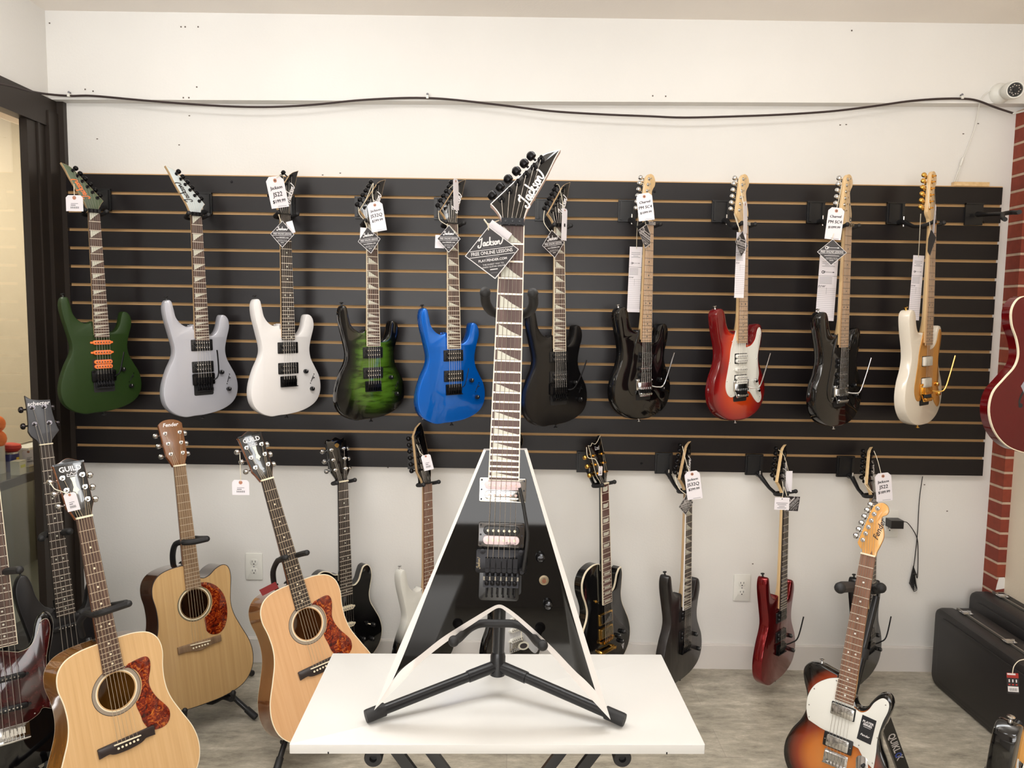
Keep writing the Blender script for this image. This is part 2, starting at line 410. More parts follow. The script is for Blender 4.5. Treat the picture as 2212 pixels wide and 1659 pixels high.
b.box((XL-0.03, 1.1, zh/2), (0.1, 0.1, zh), M_BRONZE); b.box((XL-0.03, 2.1, 0.05), (0.1, 2.0, 0.1), M_BRONZE)
struct(b.build('window_frame', wf, smooth=False))
b = MB(); b.box((XL-0.03, 2.08, 1.15), (0.006, 1.86, 2.1), M_GLASS); struct(b.build('window_pane', wf, smooth=False))
# adjoining room
wall_box('wall_side_room', -6.0, XL-0.02, 4.25, 4.35, 0, ZC, M_BEIGE)
wall_box('wall_side_room_end', -6.1, -6.0, 0.9, 4.35, 0, ZC, M_BEIGE)
wall_box('wall_side_room_return', XL-0.12, XL-0.0, YW+0.13, 4.25, 0, ZC, M_BEIGE)
# right wall, rear parts of the shop
wall_box('wall_right', XR, XR+0.1, 0.9, YW+0.1, 0, ZC, M_WALLR)
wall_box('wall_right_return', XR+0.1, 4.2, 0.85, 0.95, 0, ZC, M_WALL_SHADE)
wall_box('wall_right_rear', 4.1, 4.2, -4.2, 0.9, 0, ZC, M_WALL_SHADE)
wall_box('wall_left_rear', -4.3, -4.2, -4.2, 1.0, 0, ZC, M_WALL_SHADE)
b = MB()
for x0, x1, z0, z1 in ((-4.3, -3.2, 0, ZC), (1.4, 4.2, 0, ZC), (-3.2, 1.4, 2.45, ZC), (-3.2, 1.4, 0, 0.74)):
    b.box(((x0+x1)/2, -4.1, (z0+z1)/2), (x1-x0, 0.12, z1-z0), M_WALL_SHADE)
struct(b.build('wall_rear', smooth=False))
# brick pilaster in the right corner
pl = at(2145, 950, YW-0.001).x
b = MB(); b.box(((pl+XR)/2+0.005, YW-0.045, zlip/2+0.0), (XR-pl+0.01, 0.09, zlip), M_BRICK)
P = at(2162, 1262, YW-0.091); b.add([P+Vector(v) for v in ((-0.02,0,-0.025),(0.018,0,-0.018),(0.022,0,0.012),(0.012,0,0.03),(-0.01,0,0.028),(-0.016,0,0.0))], [(0,1,2,3,4,5)], M_WHITE)
struct(b.build('trim_1', smooth=False))
b = MB(); b.box(((XL+pl)/2, YW-0.007, 0.052), (pl-XL, 0.014, 0.104), M_BASE); b.box(((XL+pl)/2, YW-0.005, 0.106), (pl-XL, 0.008, 0.006), M_BASE)
struct(b.build('baseboard_back', smooth=False))
# ------------------------------------------------------------------ slat wall
YP = 3.178
tl, tr = at(139, 375, YP), at(2167, 405, YP); bl, br_ = at(157, 999, YP), at(2122, 1028, YP)
zt0, zt1, zb0, zb1 = tl.z, tr.z, bl.z, br_.z
xl_, xr_ = XL+0.03, (tr.x+br_.x)/2
b = MB()
# panel runs slightly out of level, as hung
def pz(x, t): 
    u = (x-xl_)/(xr_-xl_); top = zt0+(zt1-zt0)*u; bot = zb0+(zb1-zb0)*u; return top + (bot-top)*t
g = 0.0118
def pstrip(ta, da, tb, db, yf, mt, yb=YW-0.002):
    vs_ = []
    for yy in (yf, yb):
        for x in (xl_, xr_): 
            vs_ += [(x, yy, pz(x, ta)-da), (x, yy, pz(x, tb)-db)]
    b.add(vs_, [(0,1,3,2), (4,6,7,5), (0,2,6,4), (1,5,7,3), (0,4,5,1), (2,3,7,6)], mt)
pstrip(0, 0.001, 1, 0, YP+0.011, M_MDF)
for k in range(16):
    pstrip(k/16, 0.0 if k == 0 else g/2, (k+1)/16, -0.0 if k == 15 else -g/2, YP, M_SLAT, YP+0.0105)
pstrip(0, -0.004, 0, 0.0, YP+0.002, M_MDF)
for px_, py_ in ((500, 393), (1414, 414), (1386, 1001), (2125, 480)):
    P = at(px_, py_, YP-0.001); b.lathe([(0.005, 0), (0.004, 0.0015)], P, (0,-1,0), M_MBLK, 10)
tagit(b.build('slatwall_panel', smooth=False), 'long black slatted display panel with tan grooves on the white wall', 'display panel')
b = MB(); A = at(2060, 401, YW-0.02); B = at(2136, 404, YW-0.02)
b.box(((A.x+B.x)/2, YW-0.013, (zt1+0.012)), (B.x-A.x, 0.022, 0.016), M_MAPLE)
tagit(b.build('wood_offcut', smooth=False), 'short pale wood strip lying on the top edge of the black slatted panel', 'wood strip')
# ------------------------------------------------------------------ script logo strokes
JACK = [[(0.10,0.60),(0.22,0.78),(0.42,0.82),(0.62,0.78)], [(0.60,1.0),(0.48,0.6),(0.34,0.12),(0.16,-0.14),(-0.06,-0.12),(-0.08,0.06),(0.06,0.12)],
        [(0.92,0.36),(0.80,0.42),(0.66,0.28),(0.62,0.08),(0.72,0.0),(0.86,0.14),(0.96,0.42),(0.92,0.08),(1.0,0.0),(1.1,0.10)],
        [(1.38,0.34),(1.28,0.42),(1.14,0.28),(1.12,0.08),(1.22,0.0),(1.40,0.10)], [(1.66,1.0),(1.56,0.5),(1.44,0.0)],
        [(1.50,0.20),(1.66,0.40),(1.76,0.42),(1.60,0.20),(1.70,0.0),(1.82,0.06)], [(2.12,0.38),(2.0,0.42),(1.94,0.30),(2.04,0.16),(1.98,0.0),(1.86,0.04)],
        [(2.34,0.42),(2.22,0.30),(2.20,0.08),(2.30,0.0),(2.44,0.12),(2.46,0.32),(2.34,0.42)], [(2.60,0.42),(2.54,0.0)],
        [(2.56,0.18),(2.72,0.40),(2.84,0.38),(2.80,0.12),(2.88,0.0),(3.04,0.06),(3.24,0.34),(3.36,0.66),(3.26,0.74)]]
def jackson(b, cx, cy, z, length, rot, mt, w=0.13):
    k = length/3.5; ca, sa = math.cos(rot), math.sin(rot)
    for si, st in enumerate(JACK):
        pts = [((x-1.65)*k, (y-0.35)*k*1.1) for x, y in spline(st, 4, False)]
        b.ribbon([(cx+x*ca-y*sa, cy+x*sa+y*ca) for x, y in pts], w*k, z+si*4e-5, mt)
def keylogo(b, cx, cy, z, L, rot, mt):
    ca, sa = math.cos(rot), math.sin(rot)
    def q(p): return (cx+p[0]*ca-p[1]*sa, cy+p[0]*sa+p[1]*ca)
    b.ribbon([q((-0.42*L+0.085*L*math.cos(a*PI/8), 0.1*L*math.sin(a*PI/8))) for a in range(17)], 0.05*L, z, mt)
    b.ribbon([q((-0.3*L, 0)), q((0.4*L, 0))], 0.03*L, z, mt); b.ribbon([q((-0.34*L, 0.09*L)), q((-0.26*L, 0.02*L)), q((-0.24*L, 0.10*L))], 0.035*L, z, mt)
    b.ribbon([q((-0.34*L, -0.09*L)), q((-0.26*L, -0.02*L))], 0.035*L, z, mt); b.ribbon([q((0.38*L, 0)), q((0.5*L, 0))], 0.07*L, z, mt)
# ------------------------------------------------------------------ GUITAR PARTS
OUT = {
'dinky': mm([(0,2),(-40,1),(-80,0),(-122,18),(-150,48),(-160,90),(-155,135),(-136,190),(-114,235),(-108,272),(-120,330),(-134,390),(-138,430),(-132,455),(-121,462),(-110,455),(-103,425),(-96,395),(-80,372),(-60,359),(-45,358),(-33,362),(-28,366,'c'),(-28,350,'c'),(28,330,'c'),(34,322),(48,321),(64,332),(76,355),(82,380),(88,398),(98,403),(112,396),(121,378),(122,350),(108,300),(101,262),(106,225),(124,188),(142,152),(149,112),(144,75),(126,45),(95,24),(50,9)]),
'strat': mm([(0,0),(-60,5),(-112,28),(-148,70),(-160,120),(-150,175),(-128,222),(-117,265),(-122,310),(-136,360),(-146,405),(-146,438),(-130,456),(-108,455),(-94,436),(-86,402),(-72,374),(-50,360),(-36,362),(-28,368,'c'),(-28,340,'c'),(28,325,'c'),(36,316),(52,314),(68,322),(80,342),(86,368),(96,388),(112,394),(128,386),(136,360),(131,318),(119,278),(118,242),(134,202),(154,160),(160,115),(148,66),(114,28),(60,5)]),
'lp': mm([(0,0),(-60,3),(-115,22),(-155,62),(-170,112),(-164,160),(-142,205),(-120,242),(-114,276),(-124,312),(-140,352),(-140,395),(-116,430),(-75,446),(-40,446),(-28,440,'c'),(-28,420,'c'),(28,345,'c'),(34,322),(48,314),(64,322),(76,345),(86,372),(102,392,'c'),(116,396,'c'),(122,368),(116,326),(110,288),(116,250),(138,208),(160,165),(170,115),(156,62),(116,22),(60,3)]),
'dc': mm([(0,0),(-60,3),(-115,22),(-155,62),(-170,112),(-164,160),(-142,205),(-120,242),(-114,276),(-124,312),(-136,352),(-128,398),(-100,418),(-70,412),(-45,395),(-28,392,'c'),(-28,370,'c'),(28,345,'c'),(34,335),(50,335),(66,350),(76,375),(88,398),(108,402),(122,385),(126,352),(118,312),(112,280),(118,245),(138,208),(160,165),(170,115),(156,62),(116,22),(60,3)]),
'tele': mm([(0,0),(-70,4),(-125,26),(-156,70),(-162,120),(-148,170),(-124,215),(-112,258),(-118,300),(-134,340),(-140,375),(-126,400),(-96,408),(-60,402),(-28,396,'c'),(-28,370,'c'),(28,340,'c'),(34,322),(48,316),(64,326),(76,350),(92,376),(112,386),(128,376),(134,346),(124,300),(114,260),(122,216),(146,170),(160,120),(154,70),(124,26),(70,4)]),
'jazz': mm([(0,0),(-60,8),(-120,36),(-160,86),(-168,145),(-148,205),(-122,255),(-116,305),(-128,370),(-142,440),(-146,500),(-130,542),(-108,545),(-94,515),(-84,465),(-64,425),(-40,408),(-32,408,'c'),(-32,390,'c'),(32,372,'c'),(44,368),(62,378),(76,405),(84,440),(96,468),(114,476),(130,462),(134,430),(124,375),(114,330),(118,285),(142,235),(168,180),(176,125),(160,70),(122,26),(62,4)]),
'es': mm([(0,0),(-70,4),(-135,26),(-182,72),(-204,132),(-196,190),(-160,235),(-128,272),(-118,310),(-128,355),(-148,400),(-152,445),(-134,478),(-104,488),(-72,472),(-48,445),(-28,436,'c'),(-28,420,'c'),(28,420,'c'),(28,436,'c'),(48,445),(72,472),(104,488),(134,478),(152,445),(148,400),(128,355),(118,310),(128,272),(160,235),(196,190),(204,132),(182,72),(135,26),(70,4)]),
'dread': mm([(0,0),(-80,4),(-146,22),(-186,62),(-200,115),(-192,172),(-166,232),(-144,285),(-136,330),(-138,378),(-146,424),(-140,464),(-116,492),(-76,505),(-28,508,'c'),(28,508,'c'),(76,505),(116,492),(140,464),(146,424),(138,378),(136,330),(144,285),(166,232),(192,172),(200,115),(186,62),(146,22),(80,4)]),
'cutaway': mm([(0,0),(-80,4),(-146,22),(-186,62),(-200,115),(-192,172),(-166,232),(-144,285),(-136,330),(-138,378),(-146,424),(-140,464),(-116,492),(-76,505),(-28,508,'c'),(28,452,'c'),(44,446),(66,452),(92,470),(122,478),(142,464),(148,430),(141,378),(136,330),(144,285),(166,232),(192,172),(200,115),(186,62),(146,22),(80,4)]),
}
HEAD = {
'jackson': dict(o=mm([(-21,0,'c'),(-23,12),(-29,22),(-37,31),(-45,38,'c'),(0,82,'c'),(47,128,'c'),(62,138),(91,147,'c'),(80,128),(66,98),(46,62),(31,36),(23,14),(21,0,'c')]),
    t=[(-23,46),(-8,62.5),(7.5,78.5),(23.5,94.5),(38.5,110),(52,125)], d=(-.7,.7), tilt=13),
'strat': dict(o=mm([(-21,0,'c'),(-24,14),(-34,24),(-41,36),(-38,52),(-17,148),(-8,166),(8,176),(26,172),(36,156),(34,138),(24,126),(17,112),(20,84),(27,58),(30,38),(25,18),(21,0,'c')]),
    t=[(-26,50),(-21,72),(-16,94),(-11,116),(-6,138),(0,158)], d=(-.97,.22), tilt=2),
'tele': dict(o=mm([(-21,0,'c'),(-22,10),(-30,18),(-37,28),(-36,42),(-14,140),(-4,160),(12,170),(28,164),(35,150),(32,136),(20,126),(20,112),(30,88),(34,62),(28,34),(22,14),(21,0,'c')]),
    t=[(-24,42),(-19,64),(-14,86),(-9,108),(-4,130),(3,150)], d=(-.97,.22), tilt=2),
'bolt': dict(o=mm([(-21,0,'c'),(-26,16),(-36,32),(-40,50),(-34,150,'c'),(-12,176,'c'),(14,190,'c'),(20,176),(24,140),(30,80),(30,40),(24,14),(21,0,'c')]),
    t=[(-26,44),(-25,64),(-24,84),(-22,104),(-20,124),(-18,144)], d=(-1,.05), tilt=12),
'lp': dict(o=mm([(-21,0,'c'),(-26,16),(-36,34),(-40,50),(-44,140),(-45,158),(-36,170),(-20,166),(0,176),(20,166),(36,170),(45,158),(44,140),(40,50),(36,34),(26,16),(21,0,'c')]),
    t=[(-24,48),(-26,88),(-28,128),(24,48),(26,88),(28,128)], d=None, tilt=14),
'ltd': dict(o=mm([(-21,0,'c'),(-24,14),(-34,30),(-38,48),(-42,120),(-46,160,'c'),(-30,156),(-18,166),(0,160),(20,170),(44,190,'c'),(44,140),(38,48),(34,30),(24,14),(21,0,'c')]),
    t=[(-24,44),(-26,80),(-28,116),(24,44),(26,80),(28,116)], d=None, tilt=14),
'guild': dict(o=mm([(-22,0,'c'),(-30,24),(-38,42),(-37,56),(-41,160),(-40,168),(-24,176),(0,186),(24,176),(40,168),(41,160),(37,56),(38,42),(30,24),(22,0,'c')]),
    t=[(-23,52),(-25,90),(-27,128),(23,52),(25,90),(27,128)], d=None, tilt=13),
'fender3': dict(o=mm([(-22,0,'c'),(-28,18),(-36,36),(-39,56),(-43,150),(-42,166),(-24,178),(0,182),(24,178),(42,166),(43,150),(39,56),(36,36),(28,18),(22,0,'c')]),
    t=[(-22,48),(-24,88),(-27,128),(22,48),(24,88),(27,128)], d=None, tilt=13),
'bass22': dict(o=mm([(-21,0,'c'),(-24,16),(-40,36),(-48,56,'c'),(-44,80),(-40,140),(-40,190,'c'),(-24,176),(0,170),(24,168),(40,168,'c'),(40,120),(46,70),(52,48,'c'),(40,34),(24,14),(21,0,'c')]),
    t=[(-24,80),(-22,142),(24,80),(16,142)], d=None, tilt=10, bass=True),
}
for _h in HEAD.values(): _h['t'] = [(x/1000.0, y/1000.0) for x, y in _h['t']]
def tuner(b, x, y, d, mt, k=1.0, th=0.014):
    b.lathe([(0.0048*k, 0), (0.0048*k, 0.002), (0.003*k, 0.003), (0.0028*k, 0.012*k), (0.0034*k, 0.0135*k)], (x, y, 0), (0,0,1), mt, 10)
    b.lathe([(0.0072*k, -0.0004), (0.0072*k, 0.0012)], (x, y, 0), (0,0,1), mt, 12)
    D = Vector((d[0], d[1], 0)).normalized(); P = Vector((x, y, -th-0.006))
    b.lathe([(0.007*k, 0), (0.007*k, 0.011)], (x, y, -th-0.012), (0,0,1), mt, 10)
    b.tube([P, P+D*0.024*k], 0.0026*k, mt, 8)
    b.lathe([(0.003*k, 0), (0.0085*k, 0.002), (0.0098*k, 0.007), (0.009*k, 0.012), (0.0055*k, 0.0155), (0.001, 0.0165)], P+D*0.020*k, D, mt, 12)
def humbucker(b, cx, cy, c1, c2, ring=None, cover=None, ang=0, zt=0.011, w=0.068, pole=M_CHROME, rw=0.088, rh=0.045):
    T0 = b.T.copy(); b.T = T0 @ Matrix.Translation((cx, cy, 0)) @ Matrix.Rotation(ang, 4, 'Z')
    if ring: b.slab(rrect(rw, rh, 0.003), -0.002, 0.0045, ring, 0.001)
    else: b.slab(rrect(w+0.006, 0.041, 0.003), -0.002, 0.0009, M_RUBBER)
    for sx in (-1, 1):
        if ring: b.lathe([(0.002, 0), (0.0018, 0.001)], (sx*(rw/2-0.005), 0, 0.0045), (0,0,1), M_MBLK if ring != M_PBLK else M_CHROME, 8)
    if cover:
        b.slab(rrect(w, 0.036, 0.004), 0.0, zt, cover, 0.002)
        for i in range(6): b.lathe([(0.0022, 0), (0.002, 0.0006)], ((i-2.5)*0.0101, 0.009, zt), (0,0,1), cover, 8)
    else:
        for sy, c in ((1, c1), (-1, c2)):
            b.slab(rrect(w, 0.0168, 0.0075), 0.0, zt, c, 0.0014, )
        # two coils side by side
    b.T = T0
def humbucker2(b, cx, cy, c1, c2, ring=None, zt=0.011, w=0.068, pole=M_CHROME, rw=0.088, rh=0.045):
    T0 = b.T.copy(); b.T = T0 @ Matrix.Translation((cx, cy, 0))
    if ring:
        b.slab(rrect(rw, rh, 0.003), -0.002, 0.0045, ring, 0.001)
        for sx in (-1, 1):
            for sy in (-1, 0, 1): b.lathe([(0.002, 0), (0.0018, 0.0008)], (sx*(rw/2-0.0045), sy*(rh/2-0.005), 0.0045), (0,0,1), M_MBLK, 8)
    else: b.slab(rrect(w+0.008, 0.042, 0.003), -0.002, 0.0009, M_RUBBER)
    for sy, c in ((1, c1), (-1, c2)):
        T1 = b.T.copy(); b.T = T1 @ Matrix.Translation((0, sy*0.0092, 0))
        b.slab(rrect(w, 0.0170, 0.0082), 0.0, zt, c, 0.0013)
        for i in range(6):
            b.lathe([(0.0026, -0.0002), (0.0024, 0.0007)], ((i-2.5)*0.0103, 0, zt), (0,0,1), pole, 10)
        b.T = T1
    b.T = T0
def single(b, cx, cy, c, pole=M_CHROME, w=0.07):
    T0 = b.T.copy(); b.T = T0 @ Matrix.Translation((cx, cy, 0))
    b.slab(rrect(w, 0.0175, 0.0085), -0.002, 0.010, c, 0.0015)
    for sx in (-1, 1): b.slab(rrect(0.010, 0.008, 0.003, sx*(w/2+0.003), 0), -0.002, 0.003, c)
    for i in range(6): b.lathe([(0.0026, -0.0002), (0.0024, 0.0007)], ((i-2.5)*0.0105, 0, 0.010), (0,0,1), pole, 10)
    b.T = T0
def floyd(b, y, c, saddle=None, k=1.0, w=0.092):
    # y: saddle line
    saddle = saddle or c
    b.slab(rrect(0.080, 0.070, 0.006, 0, y-0.028), -0.001, 0.0012, M_RUBBER, 0)
    b.slab(rrect(w, 0.046, 0.005, 0, y+0.002), 0.002, 0.0075, c, 0.0014)
    for sx in (-1, 1): b.lathe([(0.0052, 0), (0.0052, 0.004), (0.002, 0.0042), (0.002, 0.003)], (sx*0.037, y+0.021, 0.0075), (0,0,1), c, 12)
    for i in range(6):
        x = (i-2.5)*0.0107
        b.box((x, y-0.003, 0.0125), (0.0085, 0.026, 0.010), saddle); b.box((x, y-0.013, 0.0185), (0.006, 0.008, 0.004), c)
        b.tube([(x, y-0.018, 0.012), (x, y-0.040, 0.014)], 0.0032, M_MBLK, 8)
        b.lathe([(0.0040, 0), (0.0044, 0.003), (0.0044, 0.009), (0.002, 0.010)], (x, y-0.034, 0.014), (0,-0.3,1), c, 10)
    b.add([(-0.034, y-0.020, 0.008), (0.034, y-0.020, 0.008), (0.034, y-0.046, 0.017), (-0.034, y-0.046, 0.017), (-0.034, y-0.020, 0.004), (0.034, y-0.020, 0.004), (0.034, y-0.046, 0.012), (-0.034, y-0.046, 0.012)],
          [(0,3,2,1), (4,5,6,7), (0,1,5,4), (1,2,6,5), (2,3,7,6), (3,0,4,7)], c)
def hardtail(b, y, c, w=0.072, h=0.044):
    b.slab(rrect(w, h, 0.003, 0, y-0.010), 0, 0.004, c, 0.001)
    for i in range(6):
        x = (i-2.5)*0.0106; b.box((x, y-0.003, 0.009), (0.0088, 0.020, 0.009), c); b.tube([(x, y-0.012, 0.009), (x, y-0.028, 0.009)], 0.0016, c, 6)
    b.box((0, y-0.029, 0.007), (w, 0.003, 0.012), c)
def tunomatic(b, y, c):
    R = Matrix.Rotation(0.12, 3, 'Z')
    b.box((0, y, 0.012), (0.080, 0.010, 0.007), c, R)
    for i in range(6): b.box(R @ Vector(((i-2.5)*0.0104, 0, 0)) + Vector((0, y, 0.0165)), (0.006, 0.012, 0.003), c, R)
    for sx in (-1, 1):
        b.lathe([(0.006, 0), (0.006, 0.004), (0.003, 0.005), (0.003, 0.012)], R @ Vector((sx*0.036, 0, 0)) + Vector((0, y, 0)), (0,0,1), c, 12)
        b.lathe([(0.009, 0), (0.009, 0.006), (0.006, 0.014), (0.007, 0.018)], (sx*0.041, y-0.042, 0), (0,0,1), c, 14)
    b.tube([(-0.041, y-0.042, 0.012), (-0.03, y-0.042, 0.013), (0.03, y-0.042, 0.013), (0.041, y-0.042, 0.012)], 0.0068, c, 10)
def knob(b, x, y, c, r=0.009, h=0.014, top=None):
    b.lathe([(r*0.95, 0), (r, 0.002), (r*0.94, h-0.002), (r*0.8, h)], (x, y, 0.0005), (0,0,1), c, 18)
    b.box((x, y+r*0.5, h+0.0009), (0.0012, r*0.8, 0.0006), top or M_INKW)
def strapbutton(b, p, d, c):
    b.lathe([(0.0045, -0.001), (0.0042, 0.003), (0.003, 0.006), (0.0038, 0.009), (0.0078, 0.011), (0.0078, 0.013), (0.003, 0.0145)], p, d, c, 12)
def fretp(scale, n): return scale*(1-2**(-n/12.0))
def fretboard(name, root, L, scale, nf, bm_, inlay='dot', binding=None, zf=0.011, w0=0.0425, w1=0.056, th=0.0055, fm=None, endx=0.006, fretw=0.0024, wscale=1.0, inl=None, skip=()):
    b = MB(); fe = fretp(scale, nf)+endx
    def hw(t): return (w0+(w1-w0)*t/fe)/2
    y0, y1 = L, L-fe
    def trap(ya, yb, ha, hb, z0, z1, mt):
        b.add([(-hb,yb,z0),(hb,yb,z0),(ha,ya,z0),(-ha,ya,z0),(-hb,yb,z1),(hb,yb,z1),(ha,ya,z1),(-ha,ya,z1)],
              [(0,3,2,1),(4,5,6,7),(0,1,5,4),(1,2,6,5),(2,3,7,6),(3,0,4,7)], mt)
    trap(y0, y1, hw(0), hw(fe), zf-th, zf, bm_)
    if binding:
        for sx in (-1, 1):
            a0, a1 = sx*hw(0), sx*hw(fe); w = 0.0022*sx
            vs_ = [(a1,y1,zf-th),(a1+w,y1,zf-th),(a0+w,y0,zf-th),(a0,y0,zf-th),(a1,y1,zf+0.0002),(a1+w,y1,zf+0.0002),(a0+w,y0,zf+0.0002),(a0,y0,zf+0.0002)]
            b.add(vs_, [(0,3,2,1),(4,5,6,7),(0,1,5,4),(1,2,6,5),(2,3,7,6),(3,0,4,7)], binding)
        b.box((0, y1-0.001, zf-th/2+0.0001), (2*hw(fe)+0.0044, 0.002, th), binding)
    fm = fm or M_FRET
    for n in range(1, nf+1):
        t = fretp(scale, n); b.box((0, L-t, zf+0.0004), (2*hw(t)+(0.002 if binding else 0), fretw, 0.0014), fm)
    inl = inl or M_PEARL; ze = zf+0.00025
    marks = [m for m in ([1,3,5,7,9,12,15,17,19,21,24] if inlay in ('shark','sharkR','flag') else [3,5,7,9,12,15,17,19,21,24]) if m <= nf and m not in skip]
    for n in marks:
        ta, tb = fretp(scale, n-1), fretp(scale, n); c = (ta+tb)/2; h = (tb-ta)
        if inlay == 'dot':
            xs = [0] if n not in (12, 24) else [-0.0115, 0.0115]
            for x in xs: b.add([(x+p[0], L-c+p[1], ze) for p in circ(0.0031, 0, 0, 12)], [tuple(range(12))], inl)
        elif inlay in ('shark', 'sharkR'):
            hl = hw(ta)-0.003; g_ = min(0.0025, h*0.12)
            if inlay == 'shark': pts = [(-hl, L-tb+g_), (hl, L-tb+g_), (hl*0.2, L-c-h*0.12), (-hl*0.5, L-c+h*0.22), (-hl, L-ta-g_)]
            else: pts = [(-hl, L-ta-g_), (hl, L-ta-g_), (hl*0.2, L-c+h*0.12), (-hl*0.5, L-c-h*0.2), (-hl, L-tb+g_)]
            if inlay == 'shark': pass
            b.add([(p[0], p[1], ze) for p in pts], [tuple(range(5))] if inlay == 'shark' else [tuple(range(5))[::-1]], inl)
        elif inlay == 'flag':
            hl = hw(ta)*0.72
            pts = [(-hl, L-c-h*0.28), (hl*0.3, L-c-h*0.33), (hl, L-c-h*0.2), (hl, L-c+h*0.30), (hl*0.3, L-c+h*0.18), (-hl, L-c+h*0.24)]
            b.add([(p[0], p[1], ze) for p in pts], [tuple(range(6))], inl)
    o = b.build(name, root, smooth=False); return o, hw
def neck(root, L, yend, mt, hw0=0.021, hw1=0.028, z=0.0055, d0=0.019, d1=0.024, hy=None):
    b = MB(); S = []; n = 10
    hy = hy if hy is not None else yend
    for y, hwd, d in ((L+0.002, hw0, d0), (L-0.03, hw0+0.0005, d0), ((L+hy)/2, (hw0+hw1)/2, (d0+d1)/2), (hy+0.06, hw1-0.001, d1), (hy+0.03, hw1, d1+0.004), (hy, hw1, 0.034), (yend, hw1, 0.034)):
        S.append([(-hwd*math.cos(PI*k/n), y, z-d*math.sin(PI*k/n)**(0.75)) for k in range(n+1)])
    vs_ = [p for s in S for p in s]; fs = []; m = n+1
    for i in range(len(S)-1):
        for k in range(n): fs.append((i*m+k, (i+1)*m+k, (i+1)*m+k+1, i*m+k+1))
        fs.append((i*m, i*m+n, (i+1)*m+n, (i+1)*m))
    fs.append(tuple(range(m))); fs.append(tuple(((len(S)-1)*m+k) for k in range(m))[::-1])
    b.add(vs_, fs, mt); return b.build('neck', root, 50)
def headstock(root, hd, L, face, side, tmat, logo=None, rev=False, edge=None, zf=0.011, sy=1.0, nutmat=None):
    H = HEAD[hd]; k = -1 if rev else 1
    b = MB(); T = Matrix.Translation((0, L+0.001, zf-0.0065)) @ Matrix.Rotation(-math.radians(H['tilt']), 4, 'X'); b.T = T
    o = spline([tuple([p[0]*k, p[1]*sy] + list(p[2:])) for p in H['o']], 5)
    o = ccw(o)
    if edge:
        b.rings([(o, -0.014), (o, 0.0), (inset(o, 0.0016), 0.0003), (inset(o, 0.0018), 0.0004)], [side, edge, edge], face, side)
    else: b.slab(o, -0.014, 0, face, 0.001, side=side)
    if logo: logo(b)
    h = b.build('headstock', root)
    for (x, y) in H['t']:
        d = H['d'] or (-1 if x < 0 else 1, 0)
        t = MB(); t.T = T; tuner(t, x*k, y*sy, (d[0]*k, d[1]), tmat, 1.25 if H.get('bass') else 1.0); t.build('tuner', h)
    return H, T, k
def strings(root, H, T, k, L, ysad, zs, n=6, wn=0.0175, wb=0.0262, r=0.00042, zn=0.0125, mt=None, bass=False, sy=1.0):
    b = MB(); ts = H['t'][:]
    if H['d'] is None:
        lft = [t for t in ts if t[0] < 0]; rgt = [t for t in ts if t[0] > 0]; ts = lft + rgt[::-1]
    for i in range(n):
        u = (i/(n-1))*2-1; rr = r*(1.5-0.14*i)*(1.7 if bass else 1)
        tx, ty = ts[i][0]*k, ts[i][1]*sy
        if k < 0 and H['d'] is not None: tx, ty = ts[n-1-i][0]*k, ts[n-1-i][1]*sy
        P = T @ Vector((tx, ty, 0.006)); b.tube([P, (u*wn, L, zn), (u*wb, ysad, zs)], rr, mt or M_STEEL, 4)
    b.build('strings', root, smooth=True)
